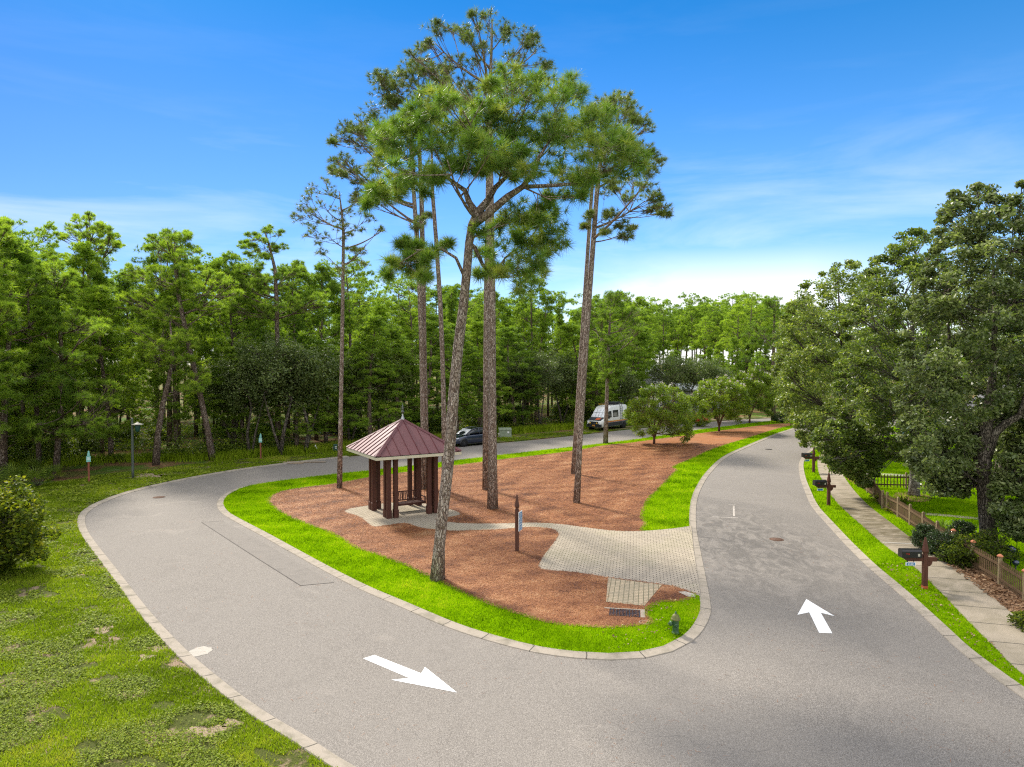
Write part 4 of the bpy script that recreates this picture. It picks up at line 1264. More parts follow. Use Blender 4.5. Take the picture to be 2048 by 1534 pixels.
car = thing('parked_car', 'dark navy car parked at the left road edge behind the pines', 'car', U(941, 892) + Vector((0, .9, .03)), math.radians(180 + 39))
m = MB()
S = [(2.37, .30, .62, .72), (2.30, .24, .70, .84), (2.05, .22, .80, .91), (1.65, .22, .89, .945), (1.15, .22, .98, .955), (.4, .22, 1.0, .955), (-.6, .22, 1.02, .955),
     (-1.4, .22, 1.05, .955), (-1.9, .24, 1.07, .94), (-2.22, .28, 1.02, .88), (-2.36, .36, .90, .78)]
loft(m, [body_sec(*s) for s in S])
bd = m.build('body', M_NAVY, car)
sd2 = bd.modifiers.new('smooth', 'SUBSURF'); sd2.levels = 1; sd2.render_levels = 2
m = MB()
G = [(1.22, .96, .97, .80, .74), (.85, .97, 1.22, .84, .70), (.42, .98, 1.45, .86, .645), (0, .98, 1.56, .865, .62), (-.5, 1.0, 1.585, .865, .61), (-1.0, 1.0, 1.53, .86, .60), (-1.5, 1.02, 1.38, .84, .60), (-2.0, 1.04, 1.12, .80, .66), (-2.1, 1.04, 1.05, .78, .7)]
secs = [[(x, wb, zb), (x, (wb + wt) / 2 + .02, (zb + zt) / 2), (x, wt, zt - .02), (x, wt * .7, zt + .02), (x, 0, zt + .035), (x, -wt * .7, zt + .02), (x, -wt, zt - .02), (x, -(wb + wt) / 2 - .02, (zb + zt) / 2), (x, -wb, zb)] for x, zb, zt, wb, wt in G]
loft(m, secs)
gh = m.build('cabin_glass', M_GLASS, car)
gh.modifiers.new('smooth', 'SUBSURF').render_levels = 2
m = MB(); m.add([(1.16, -.70, 1.03), (1.16, .70, 1.03), (.46, .60, 1.49), (.46, -.60, 1.49), (1.13, -.70, .99), (1.13, .70, .99), (.44, .60, 1.44), (.44, -.60, 1.44)],
                [(0, 1, 2, 3), (7, 6, 5, 4), (0, 4, 5, 1), (1, 5, 6, 2), (2, 6, 7, 3), (3, 7, 4, 0)]); m.build('windshield', M_SHADE_GLARE, car)  # silver colour stands in for clouds reflected in the car's windshield
m = MB()
for s in (-1, 1):
    m.tube([(1.15, s * .80, .99), (.85, s * .735, 1.21), (.42, s * .675, 1.43), (0, s * .645, 1.54), (-.5, s * .635, 1.565), (-1.0, s * .625, 1.51), (-1.5, s * .625, 1.36), (-2.05, s * .70, 1.10)], .035, 8)
    m.tube([(-.35, s * .655, 1.55), (-.30, s * .88, 1.0)], .03, 6)
m.build('roof_rail', M_NAVY, car)
m = MB()
for x in (1.45, -1.44):
    for s in (-1, 1): m.tube([(x, s * .70, .37), (x, s * .962, .37)], .405, 26)
m.build('wheel_arch', M_BLACK, car)
for x in (1.45, -1.44):
    for s in (-1, 1): wheel(car, x, s * .86, .345, .235, s)
for s in (-1, 1):
    m = MB(); m.add([(2.18, s * .83, .70), (2.33, s * .60, .66), (2.30, s * .62, .74), (1.95, s * .885, .83), (1.98, s * .91, .76)], [(0, 1, 2, 3, 4)]); m.build('headlight', M_LENS, car)
    m = MB(); m.box((.95, s * 1.0, 1.03), (.16, .17, .13), taper=.8); m.build('mirror', M_NAVY, car, .03)
m = MB(); m.box((2.345, 0, .36), (.06, 1.25, .14)); m.build('air_intake', M_BLACK, car, .02)
m = MB(); m.box((0, 0, .235), (3.2, 1.84, .10)); m.build('sill', M_BLACK, car)

van = thing('camper_van', 'white camper van with dark lower cladding, orange stripes and roof rack', 'van', U(1214, 862) + Vector((.35, 2.2, .03)), math.radians(180 + 52))
def wall(z): return 1.0 if z < 1.3 else 1.0 - .13 * (z - 1.3) / 1.4
m = MB()
S = [(2.96, .42, .86, .86), (2.90, .38, 1.08, .92), (2.55, .36, 1.25, .97), (2.12, .36, 1.40, 1.0)]
secs = []
for x, zb, zt, w in S: secs.append(body_sec(x, zb, zt, w, .05, .9))
def tall(x, zt, wt):
    half = [(.92, .38), (.99, .48), (1.0, 1.25), (wall(zt - .12) * wt, zt - .12), (wall(zt) * wt * .90, zt)]
    return [(x, y, z) for y, z in half] + [(x, 0, zt + .04)] + [(x, -y, z) for y, z in reversed(half)] + [(x, 0, .38)]
for x, zt, wt in ((1.75, 1.86, .97), (1.40, 2.30, .97), (1.10, 2.54, .98), (.6, 2.66, 1.0), (0, 2.69, 1), (-2.6, 2.69, 1), (-2.88, 2.62, .99), (-2.96, 2.45, .97)): secs.append(tall(x, zt, wt))
loft(m, secs)
vb_ = m.build('body', M_VAN, van)
def vside(s, poly, mat, name, parent=van, off=.012):
    m = MB(); n = len(poly)
    a = [(x, s * (wall(z) + off), z) for x, z in poly]; b = [(x, s * (wall(z) - .05), z) for x, z in poly]
    m.add(a + b, [tuple(range(n)), tuple(range(2 * n - 1, n - 1, -1))] + [(i, (i + 1) % n, n + (i + 1) % n, n + i) for i in range(n)])
    return m.build(name, mat, parent)
for s in (-1, 1):
    vside(s, [(2.5, .45), (-2.9, .45), (-2.9, .86), (2.5, .86)], M_VANDK, 'lower_cladding')
    vside(s, [(1.9, .90), (-2.9, .90), (-2.9, .97), (1.9, .97)], M_STRIPE1, 'orange_stripe')
    vside(s, [(1.9, .975), (-2.9, .975), (-2.9, 1.04), (1.9, 1.04)], M_STRIPE2, 'yellow_stripe')
    vside(s, [(1.72, 1.42), (.75, 1.42), (.75, 2.12), (1.30, 2.12)], M_GLASS, 'door_window')
    w_ = vside(s, [(.45, 1.42), (-.75, 1.42), (-.75, 2.18), (.45, 2.18)], M_BLACK, 'side_window')
    vside(s, [(.38, 1.49), (-.68, 1.49), (-.68, 2.11), (.38, 2.11)], M_GLASS, 'pane', w_, .018)
    m = MB(); m.box((1.62, s * 1.14, 1.50), (.12, .20, .36), taper=.9); m.build('mirror', M_BLACK, van, .03)
    m = MB(); m.add([(2.86, s * .70, .98), (2.93, s * .66, .84), (2.60, s * .985, .92), (2.50, s * .975, 1.14), (2.72, s * .86, 1.16)], [(0, 1, 2, 3, 4)]); m.build('headlight', M_LENS, van)
    m = MB(); m.box((-2.95, s * .86, 1.25), (.05, .14, .5)); m.build('tail_light', M_TAIL, van)
m = MB(); m.add([(2.05, -.80, 1.45), (2.05, .80, 1.45), (1.36, .74, 2.33), (1.36, -.74, 2.33), (2.075, -.80, 1.49), (2.075, .80, 1.49), (1.40, .74, 2.36), (1.40, -.74, 2.36)],
                [(0, 1, 2, 3), (7, 6, 5, 4), (0, 4, 5, 1), (1, 5, 6, 2), (2, 6, 7, 3), (3, 7, 4, 0)])
ws = m.build('windshield', M_SHADE_GLARE, van)
m = MB()
for y in (-.38, 0, .38): m.add([(2.085, y - .012, 1.50), (2.085, y + .012, 1.50), (1.41, y + .012, 2.365), (1.41, y - .012, 2.365)], [(0, 1, 2, 3)])
m.add([(1.74, -.78, 1.935), (1.74, .78, 1.935), (1.72, .78, 1.965), (1.72, -.78, 1.965)], [(0, 1, 2, 3)])
m.build('shade_folds', M_GLASS, ws)
m = MB(); m.add([(2.88, -.78, 1.135), (2.88, .78, 1.135), (2.16, .90, 1.435), (2.16, -.90, 1.435), (2.88, -.78, 1.16), (2.88, .78, 1.16), (2.16, .90, 1.46), (2.16, -.90, 1.46)],
                [(0, 3, 2, 1), (4, 5, 6, 7), (0, 1, 5, 4), (1, 2, 6, 5), (2, 3, 7, 6), (3, 0, 4, 7)]); hd = m.build('bonnet', M_VANDK, van)
m = MB(); m.add([(2.75, .02, 1.225), (2.75, .55, 1.225), (2.32, .58, 1.402), (2.32, .02, 1.402)], [(0, 1, 2, 3)]); m.build('orange_panel', M_STRIPE1, hd)
m = MB(); m.box((2.93, 0, .58), (.16, 1.9, .34)); m.box((2.95, 0, .93), (.06, 1.1, .22)); m.build('bumper', M_VANDK, van, .03)
m = MB(); m.tube([(2.98, -.7, .55), (3.06, -.65, .80), (3.06, .65, .80), (2.98, .7, .55)], .035, 8); m.build('bull_bar', M_BLACK, van)
for y in (-.42, .42):
    m = MB(); m.tube([(3.04, y, .86), (3.10, y, .86)], .08, 14); m.build('spot_lamp', M_AMBER, van)
m = MB(); m.box((3.02, 0, .60), (.02, .34, .15)); m.build('number_plate', M_PLATE, van)
for x in (1.95, -1.95):
    for s in (-1, 1):
        m = MB(); m.tube([(x, s * .7, .42), (x, s * 1.018, .42)], .47, 26); m.build('wheel_arch', M_BLACK, van)
        wheel(van, x, s * .90, .40, .27, s)
m = MB()
for s in (-1, 1): m.tube([(.85, s * .72, 2.82), (-2.7, s * .72, 2.84)], .03, 6)
for x in (.85, .2, -.5, -1.2, -1.9, -2.65): m.tube([(x, -.74, 2.82), (x, .74, 2.82)], .025, 6)
for x in (.6, -1, -2.5):
    for s in (-1, 1): m.tube([(x, s * .72, 2.82), (x, s * .76, 2.66)], .02, 6)
rk = m.build('roof_rack', M_BLACK, van)
m = MB(); m.box((.98, 0, 2.86), (.10, 1.25, .10)); m.build('light_bar', M_BLACK, rk)
m = MB()
for i in range(5): m.box((1.035, -.48 + i * .24, 2.86), (.02, .14, .075))
m.build('bar_lamps', M_AMBER, rk)
m = MB(); m.box((-1.3, 0, 2.95), (1.5, 1.0, .16)); m.build('roof_box', M_VANDK, rk, .03)
m = MB()
for x in (-1.2, -1.65): m.tube([(x, 1.06, 1.05), (x, 1.04, 1.5), (x, .96, 2.5), (x, .80, 2.84)], .022, 6)
for i in range(6):
    z = 1.2 + i * .28; m.tube([(-1.2, wall(z) + .06, z), (-1.65, wall(z) + .06, z)], .018, 6)
m.build('side_ladder', M_BLACK, van)
m = MB(); m.box((-3.06, 0, .62), (.16, 1.8, .22)); m.build('rear_bumper', M_VANDK, van, .03)
m = MB(); m.tube([(-3.0, -.45, 1.25), (-3.24, -.45, 1.25)], .38, 20); m.build('spare_wheel', M_TYRE, van)

# ---------------------------------------------------------------- houses
def gable_house(name, lab, loc, rz, w, d, hw, hr, wallm, roofm, wins, porch=None):
    o = thing(name, lab, 'house', loc, rz)
    m = MB()
    vs = [(-w / 2, -d / 2, 0), (w / 2, -d / 2, 0), (w / 2, d / 2, 0), (-w / 2, d / 2, 0), (-w / 2, -d / 2, hw), (w / 2, -d / 2, hw), (w / 2, d / 2, hw), (-w / 2, d / 2, hw), (0, -d / 2, hr), (0, d / 2, hr)]
    m.add(vs, [(0, 1, 5, 8, 4), (2, 3, 7, 9, 6), (1, 2, 6, 5), (3, 0, 4, 7)])
    m.build('wall', wallm, o)
    m = MB(); ov = .45; sl = (hr - hw) / (w / 2)
    for s in (-1, 1):
        a = [(0, -d / 2 - ov, hr + .05), (s * (w / 2 + ov), -d / 2 - ov, hw - ov * sl + .05), (s * (w / 2 + ov), d / 2 + ov, hw - ov * sl + .05), (0, d / 2 + ov, hr + .05)]
        b = [(x, y, z + .12) for x, y, z in a]
        m.add(a + b, [(0, 1, 2, 3), (7, 6, 5, 4), (0, 4, 5, 1), (1, 5, 6, 2), (2, 6, 7, 3), (3, 7, 4, 0)])
    m.build('roof', roofm, o)
    m = MB()
    for s in (-1, 1):
        m.tube([(0, -d / 2 - ov - .03, hr + .06), (s * (w / 2 + ov), -d / 2 - ov - .03, hw - ov * sl + .06)], .11, 4)
        m.box((s * w / 2, -d / 2, hw / 2), (.16, .16, hw))
    m.build('trim', M_WHITE, o)
    for (x, z, ww, wh) in wins:
        m = MB()
        for dx in (-ww / 2, ww / 2): m.box((x + dx, -d / 2 - .03, z), (.1, .08, wh + .1))
        for dz in (-wh / 2, 0, wh / 2): m.box((x, -d / 2 - .028, z + dz), (ww - .1, .07, .08))
        fr = m.build('window', M_WHITE, o)
        m = MB(); m.box((x, -d / 2 - .008, z), (ww, .02, wh)); m.build('pane', M_FARWIN, fr)
    return o
h1 = gable_house('house', 'grey house with a steep metal gable half hidden behind the flowering trees', UD(1296, 842, 112) * 1.0, 0, 8.0, 9, 3.3, 7.0, M_SIDING, M_METROOF, [(-1.6, 1.6, 1.1, 1.5), (1.4, 1.6, 1.1, 1.5), (0, 4.6, .9, 1.2)])
h1.location.z = 0
m = MB(); m.box((7.6, -1.6, 1.55), (7.0, 6, 3.1)); m.build('wing_wall', M_SIDING, h1)
m = MB(); m.add([(3.9, -5.3, 3.35), (11.5, -5.3, 3.35), (11.5, 1.9, 4.1), (3.9, 1.9, 4.1), (3.9, -5.3, 3.5), (11.5, -5.3, 3.5), (11.5, 1.9, 4.25), (3.9, 1.9, 4.25)],
                [(0, 3, 2, 1), (4, 5, 6, 7), (0, 1, 5, 4), (1, 2, 6, 5), (2, 3, 7, 6), (3, 0, 4, 7)]); m.build('porch_roof', M_METROOF, h1)
for x in (4.2, 6.6, 9.0, 11.2):
    m = MB(); m.box((x, -5.05, 1.68), (.18, .18, 3.34)); m.build('column', M_WHITE, h1)
for x in (5.6, 8.2):
    m = MB(); m.box((x, -4.62, 1.6), (1.1, .05, 1.6)); m.build('porch_window', M_FARWIN, h1)

h2 = gable_house('house', 'grey sided house with white trim glimpsed behind the nearest oak', UD(2130, 900, 56), math.radians(0), 10.5, 9, 3.6, 7.2, M_SIDING, M_SHINGLE, [(-3.4, 2.0, 1.3, 1.7), (-.6, 2.0, 1.3, 1.7), (2.6, 2.0, 1.3, 1.7)])
h2.location.z = 0
for x in (-5.0, -3.0, -1.0, 1.0):
    m = MB(); m.box((x, -6.3, 1.6), (.2, .2, 3.2)); m.build('column', M_WHITE, h2)
m = MB(); m.box((-1.0, -5.6, 3.3), (9.5, 2.2, .22)); m.build('porch_roof', M_WHITE, h2)
m = MB(); m.box((-1.0, -5.4, .18), (9.5, 1.8, .36)); m.build('porch_floor', M_CONC, h2)
# ---------------------------------------------------------------- plants
def norm(a): return a / np.maximum(np.linalg.norm(a, axis=-1, keepdims=True), 1e-9)
def needles(P, A, T, n, L, W, spread, r, droop=.12):
    N = len(P)
    D = norm(A[:, None, :] * (1 - spread) + r.normal(0, 1, (N, n, 3)) * spread * .62)
    ln = L * r.uniform(.65, 1.12, (N, n, 1))
    pr = norm(np.cross(D, r.normal(0, 1, (N, n, 3))))
    B = P[:, None, :] + D * (ln * .04) - A[:, None, :] * (L * .28) * r.uniform(0, 1, (N, n, 1))
    w = W * r.uniform(.7, 1.2, (N, n, 1)) * .5
    tip = B + D * ln; tip[..., 2] -= droop * ln[..., 0]
    V = np.stack([B - pr * w, B + pr * w, tip], 2).reshape(-1, 3)
    t = np.clip(np.repeat(T, n) + r.normal(0, .07, N * n), 0, 1)
    return V, np.repeat(t, 3)
def leaves(P, T, L, r, ratio=.5, up=.25):
    N = len(P)
    D = norm(r.normal(0, 1, (N, 3)) * np.array([1, 1, .7]) + np.array([0, 0, -.05]))
    S = norm(np.cross(D, norm(r.normal(0, .75, (N, 3)) + np.array([0, 0, up * 4]))))
    l = L * r.uniform(.6, 1.25, (N, 1)) * .5
    V = np.stack([P - D * l, P + S * l * ratio, P + D * l, P - S * l * ratio], 1).reshape(-1, 3)
    t = np.clip(T + r.normal(0, .20, N), 0, 1)
    return V, np.repeat(t, 4)
def bez(a, b, c, n):
    out = []
    for i in range(n + 1):
        t = i / n
        out.append(a * (1 - t) ** 2 + b * 2 * t * (1 - t) + c * t * t)
    return out
def path_at(path, z):
    for a, b in zip(path[:-1], path[1:]):
        if a.z <= z <= b.z: return a.lerp(b, (z - a.z) / max(1e-6, b.z - a.z))
    return path[-1].copy() if z > path[-1].z else path[0].copy()

def grow(path, radii, clumps, cr, seed, K=8, kind='needle', per=14, n=18, L=.32, W=.03, spread=.55, zmin=None, oblate=.65, upw=.55, extra=(), sides=9,
         twigs=True, bias=.5, limb=.30, tintz=.25, bare=0.0, ratio=.5, tint0=.45, rise=.30, tvar=.10):
    """trunk tube through path, limbs to cluster seeds, branches to clumps, twigs to tufts -> (trunk mesh builder, verts, tint)"""
    r = np.random.default_rng(seed)
    m = MB()
    m.tube(path, radii, sides)
    for pts, rad in extra: m.tube(pts, rad, 8)
    clumps = np.asarray(clumps, float); cr = np.asarray(cr, float)
    zmin = path[-1].z * .4 if zmin is None else zmin
    ztop = path[-1].z
    K = min(K, len(clumps))
    seeds = clumps[r.choice(len(clumps), K, replace=False)]
    for _ in range(4):
        lab = np.argmin(((clumps[:, None, :] - seeds[None]) ** 2 * np.array([1, 1, 1.8])).sum(2), 1)
        for j in range(K):
            if (lab == j).any(): seeds[j] = clumps[lab == j].mean(0)
    VV = []; TT = []
    rt = radii[0]
    anchors = [Vector(p) for pts, _ in extra for p in pts[len(pts) // 2:]]
    for j in range(K):
        idx = np.where(lab == j)[0]
        if not len(idx): continue
        s = Vector(seeds[j])
        hd = math.hypot(s.x - path_at(path, s.z).x, s.y - path_at(path, s.z).y)
        za = min(max(s.z - rise * hd - .2, zmin), ztop - .1)
        a = path_at(path, za)
        if anchors:
            b_ = min(anchors, key=lambda q: (q - s).length)
            if (b_ - s).length < (a - s).length * .8: a = b_.copy()
        end = s
        ctrl = a.lerp(end, .5) + Vector((r.normal(0, .12), r.normal(0, .12), -.10 * (end - a).length + r.normal(0, .08)))
        lp_ = bez(a, ctrl, end, 6)
        ln = (end - a).length
        r0 = min(rt * limb * 1.4, .018 + .016 * ln); 
        m.tube(lp_, [r0 * (1 - .72 * i / 6) for i in range(7)], 6)
        for i in idx:
            c = Vector(clumps[i])
            q = lp_[int(r.integers(2, 6))]
            ct = q.lerp(c, .5) + Vector((r.normal(0, .08), r.normal(0, .08), -.06 * (c - q).length + r.normal(0, .05)))
            bl = (c - q).length
            rr = min(r0 * .5, .010 + .010 * bl)
            m.tube(bez(q, ct, c, 4), [rr, rr * .8, rr * .62, rr * .5, rr * .4], 4, False)
            if kind == 'needle':
                k_ = max(2, int(per * r.uniform(.7, 1.3)))
                d = norm(r.normal(0, 1, (k_, 3))); d[:, 2] = np.abs(d[:, 2]) * r.choice([1, 1, -.6], k_)
                P = np.array(c) + d * (cr[i] * r.uniform(.35, 1, (k_, 1)) ** bias) * np.array([1, 1, oblate])
                A = norm(norm(P - np.array(c)) * (1 - upw) + np.array([0, 0, upw]) + r.normal(0, .15, (k_, 3)))
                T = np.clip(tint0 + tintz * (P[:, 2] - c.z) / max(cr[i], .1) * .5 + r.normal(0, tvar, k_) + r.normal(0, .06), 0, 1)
                v, t = needles(P, A, T, n, L, W, spread, r)
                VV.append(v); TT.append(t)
                if twigs:
                    for p in P:
                        pv = Vector(p); st = c.lerp(q, r.uniform(0, .35))
                        m.tube([st, st.lerp(pv, .55) + Vector((0, 0, -.04)), pv], [rr * .42, rr * .3, rr * .18 + .003], 3, False)
            else:
                k_ = max(4, int(per * r.uniform(.6, 1.4)))
                g_ = r.normal(0, 1, (k_, 3))
                P = np.array(c) + norm(g_) * (cr[i] * r.uniform(.05, 1, (k_, 1)) ** bias) * np.array([1, 1, oblate])
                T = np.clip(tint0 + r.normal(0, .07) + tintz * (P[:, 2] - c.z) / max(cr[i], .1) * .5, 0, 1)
                v, t = leaves(P, T, L, r, ratio)
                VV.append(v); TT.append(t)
                if twigs:
                    for p in P[::max(1, k_ // 7)]:
                        pv = Vector(p)
                        m.tube([c.lerp(q, .2), pv], [rr * .4, .004], 3, False)
    return m, np.concatenate(VV), np.concatenate(TT)

def plant(name, lab, cat, loc, g, nper, leafm, barkm, group=None, crown='crown', trunk='trunk', rz=0):
    m, V, T = g
    o = thing(name, lab, cat, loc, rz, group)
    m.build(trunk, barkm, o, fixn=False)
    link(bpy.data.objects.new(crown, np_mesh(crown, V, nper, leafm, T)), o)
    return o

def pine_at(lab, base_px, path_px, radii_px, groups, seed, mat=M_NEEDLE, bark=M_BARK, group='tall pines on the island', zmin=None, extra_px=(), **kw):
    """groups: list of (list of (px,py,r_px), parameter dict of depth spread); everything is turned into metres at the tree's own distance"""
    B = U(*base_px); D = B.y; s = (base_px[1] - 722.7) / 7.7
    r = np.random.default_rng(seed + 50)
    path = [UD(px, py, D + dy) - B for px, py, dy in path_px]
    path[0].z = -.1
    radii = [w * .84 / 2 / s for w in radii_px]; radii[0] *= 1.25
    cs = kw.pop('_cs', 1.22); cl = []; cr = []
    for lst, spr in groups:
        for px, py, rp in [q for a in lst for q in ((a[0], a[1], a[2]), (a[0] + r.uniform(-1, 1) * a[2] * 1.3, a[1] + r.uniform(-1, 1) * a[2] * 1.1, a[2] * .6))]:
            cl.append(UD(px, py, D + r.normal(0, spr)) - B); cr.append(rp / s * cs)
    ex = [([UD(px, py, D + dy) - B for px, py, dy in pts], [w / 2 / s for w in ws]) for pts, ws in extra_px]
    g = grow(path, radii, np.array([tuple(c) for c in cl]), cr, seed, zmin=zmin, extra=ex, **kw)
    return plant('pine_tree', lab, 'pine tree', B + Vector((0, 0, .07)), g, 3, mat, bark, group)
Z2 = lambda lst: [(580 + x / 2.474, y / 2.474, rr / 2.474) for x, y, rr in lst]

# --- the crooked pine in front
heroA = Z2([(470, 720, 75), (440, 660, 60), (560, 640, 80), (600, 590, 60), (680, 590, 85), (690, 500, 70), (760, 520, 70), (800, 490, 50), (850, 620, 90), (930, 620, 75), (960, 570, 60), (700, 740, 85), (560, 790, 85), (450, 830, 70), (640, 850, 80),
            (800, 720, 85), (880, 790, 75), (740, 640, 80), (620, 700, 80), (520, 870, 60), (900, 700, 70), (1000, 680, 65),
            (1060, 470, 60), (1110, 450, 75), (1200, 470, 90), (1300, 460, 75), (1390, 480, 75), (1130, 560, 80), (1230, 560, 90), (1320, 550, 85), (1420, 590, 90), (1520, 640, 85), (1590, 740, 95), (1690, 800, 75), (1640, 690, 60),
            (1490, 750, 95), (1390, 690, 85), (1060, 620, 60), (1250, 660, 80), (1300, 780, 85), (1420, 850, 80), (1560, 850, 75), (1660, 860, 55), (950, 770, 65), (1080, 760, 65), (1190, 740, 70), (1350, 620, 80), (1460, 670, 80), (1560, 780, 80), (1230, 850, 60), (1130, 700, 60), (820, 800, 60), (760, 860, 50), (880, 850, 45), (1000, 820, 50), (1080, 860, 45), (700, 890, 45), (1160, 880, 45), (1000, 750, 60), (930, 720, 60), (1120, 640, 60)])
heroB = Z2([(1130, 1060, 70), (1230, 1100, 80), (1320, 1160, 70), (1200, 1190, 80), (1110, 1150, 60), (1000, 1180, 60), (1050, 1270, 70), (1140, 1330, 80), (1210, 1370, 60), (1170, 1430, 60), (1310, 1050, 50), (1280, 1240, 50), (990, 1350, 40), (1250, 1040, 50), (1090, 1090, 50), (1160, 1250, 60), (1230, 1300, 50), (1040, 1340, 40)])
heroC = Z2([(500, 1310, 28), (570, 1325, 36), (650, 1325, 38), (625, 1235, 36), (700, 1255, 30), (770, 1235, 24), (550, 1215, 22), (660, 1385, 28), (480, 1355, 16), (600, 1280, 28)])
heroD = Z2([(450, 950, 55), (520, 940, 55), (590, 930, 50), (660, 920, 45), (400, 990, 35), (1380, 900, 50), (1300, 960, 45), (1400, 980, 40), (1480, 930, 40)])
pine_at('crooked nearest pine leaning up from the straw beside the gazebo', (875, 1163),
        [(874, 1166, 0), (878, 1100, 0), (884, 1040, 0), (893, 960, .1), (901, 880, .1), (908, 780, .1), (917, 690, .1), (926, 620, .1), (934, 540, 0), (938, 490, 0), (944, 455, 0), (955, 430, 0), (975, 405, .1), (990, 380, .2), (1020, 350, .4)],
        [31, 28, 27, 28, 27, 26, 25, 23, 21, 20, 21, 21, 16, 13, 8], [(heroA, 1.35), (heroB, .7), (heroC, .6), (heroD, 1.0)], 101, zmin=6.5,
        extra_px=[([(945, 455, 0), (975, 432, -.2), (1015, 398, -.4), (1045, 378, -.5), (1068, 348, -.5), (1078, 318, -.6), (1100, 285, -.6)], [17, 16, 14, 11, 9, 7, 4]),
                  ([(950, 425, 0), (938, 408, .3), (930, 385, .5), (895, 360, .7), (830, 358, .8), (790, 340, .9)], [14, 13, 10, 7, 5, 3]),
                  ([(1045, 378, -.5), (1110, 375, -.3), (1165, 370, 0), (1220, 345, .2), (1250, 320, .3)], [9, 7, 6, 5, 3]),
                  ([(938, 490, 0), (950, 500, .2), (966, 535, .3), (985, 560, .4), (1010, 520, .5), (1060, 480, .6)], [10, 9, 7, 5, 4, 3]),
                  ([(930, 560, 0), (912, 520, -.3), (880, 500, -.5), (840, 505, -.6), (800, 530, -.7)], [7, 6, 5, 4, 2])],
        K=24, per=14, n=46, L=.40, W=.018, tvar=.17, spread=.66, upw=.5, oblate=.8, tint0=.56, tintz=.35)

# --- tallest pine behind
tB = Z2([(920, 85, 26), (990, 85, 30), (1060, 130, 34), (700, 130, 32), (740, 160, 32), (800, 145, 34), (860, 160, 34), (950, 140, 30), (1020, 180, 40), (1100, 160, 34), (1180, 165, 36), (1220, 250, 34), (1160, 210, 36), (910, 240, 38), (680, 220, 34), (830, 300, 36),
         (900, 330, 36), (960, 250, 34), (1100, 300, 38), (1160, 310, 36), (1250, 320, 34), (1280, 340, 30), (1270, 390, 30), (1100, 360, 40), (1170, 380, 40), (1050, 400, 40), (640, 300, 36), (690, 345, 38), (760, 350, 36), (620, 340, 34), (730, 430, 36), (850, 400, 36), (930, 430, 36), (880, 200, 30), (1210, 200, 26), (1000, 330, 36)])
pine_at('tallest pine of the island with a thick straight trunk behind the notice post', (985, 1020),
        [(985, 1023, 0), (985, 900, 0), (984, 750, 0), (983, 600, 0), (981, 450, 0), (980, 330, 0), (980, 230, 0), (981, 150, 0), (984, 70, 0), (984, 40, 0)],
        [22, 20, 19, 19, 18, 15, 12, 8, 5, 2], [(tB, 1.5)], 102, M_NEEDLE_GREY, zmin=16.5, K=13, per=11, n=24, L=.30, W=.022, _cs=1.5, spread=.75, tvar=.16, upw=.35, tint0=.45, bias=.8, rise=.75, limb=.5)
tC = Z2([(1000, 470, 45), (940, 500, 45), (1060, 520, 45), (880, 520, 45), (980, 560, 45), (1100, 600, 45), (1020, 620, 45), (900, 600, 45), (1150, 480, 40), (820, 470, 40), (1090, 440, 45), (950, 660, 40)])
pine_at('straight pine close behind the thickest trunk, its crown lost in the others', (970, 982),
        [(971, 985, 0), (971, 800, 0), (972, 600, 0), (974, 450, 0), (976, 300, 0), (978, 200, 0)], [13, 12, 11, 10, 8, 3], [(tC, 1.5)], 103, M_NEEDLE_GREY, zmin=16, K=7, per=13, n=24, L=.31, W=.023, _cs=1.5, tvar=.16, upw=.4, rise=.6)
# --- the three close trunks left of the crooked pine
tD = Z2([(440, 400, 42), (480, 400, 42), (450, 470, 42), (410, 550, 42), (480, 550, 45), (340, 610, 40), (270, 640, 36), (250, 690, 32), (330, 660, 40), (400, 640, 45), (470, 620, 45), (330, 720, 38), (380, 760, 42), (260, 790, 36), (230, 850, 34), (300, 830, 38), (370, 880, 40), (440, 920, 42),
         (330, 990, 34), (420, 980, 42), (500, 1000, 40), (390, 700, 42), (520, 480, 45), (240, 870, 28), (430, 840, 40)])
pine_at('leftmost of the three slim pines rising behind the gazebo roof', (846, 981),
        [(846, 984, 0), (846, 850, 0), (843, 700, 0), (838, 550, 0), (829, 410, 0), (822, 300, 0), (815, 200, 0)], [12, 12, 11, 11, 10, 7, 2], [(tD, 1.6)], 104, M_NEEDLE_GREY, zmin=11.5, K=9, per=20, n=24, L=.31, W=.023, _cs=1.5, tvar=.16, upw=.4, bias=.7, rise=.5)
tD2 = Z2([(640, 290, 42), (620, 370, 45), (560, 400, 45), (530, 470, 45), (600, 440, 45), (680, 430, 42), (560, 530, 45), (640, 520, 45), (540, 600, 45), (700, 350, 38), (580, 340, 36), (650, 240, 26), (720, 480, 40), (500, 520, 40), (700, 560, 42), (650, 1100, 26), (690, 1080, 20), (620, 1130, 20)])
pine_at('middle one of the three slim pines rising behind the gazebo roof', (853, 978),
        [(853, 981, 0), (851, 850, 0), (848, 700, 0), (846, 550, 0), (843, 404, 0), (838, 280, 0), (836, 170, 0)], [13, 13, 12, 12, 11, 8, 2], [(tD2, 1.4)], 105, M_NEEDLE_GREY, zmin=11, K=7, per=20, n=24, L=.31, W=.023, _cs=1.5, tvar=.16, upw=.4, bias=.7, rise=.5)
tD3 = Z2([(760, 420, 45), (820, 460, 45), (740, 560, 45), (850, 540, 45), (700, 640, 45), (790, 640, 45), (900, 480, 40), (680, 540, 40), (780, 360, 36), (870, 620, 40)])
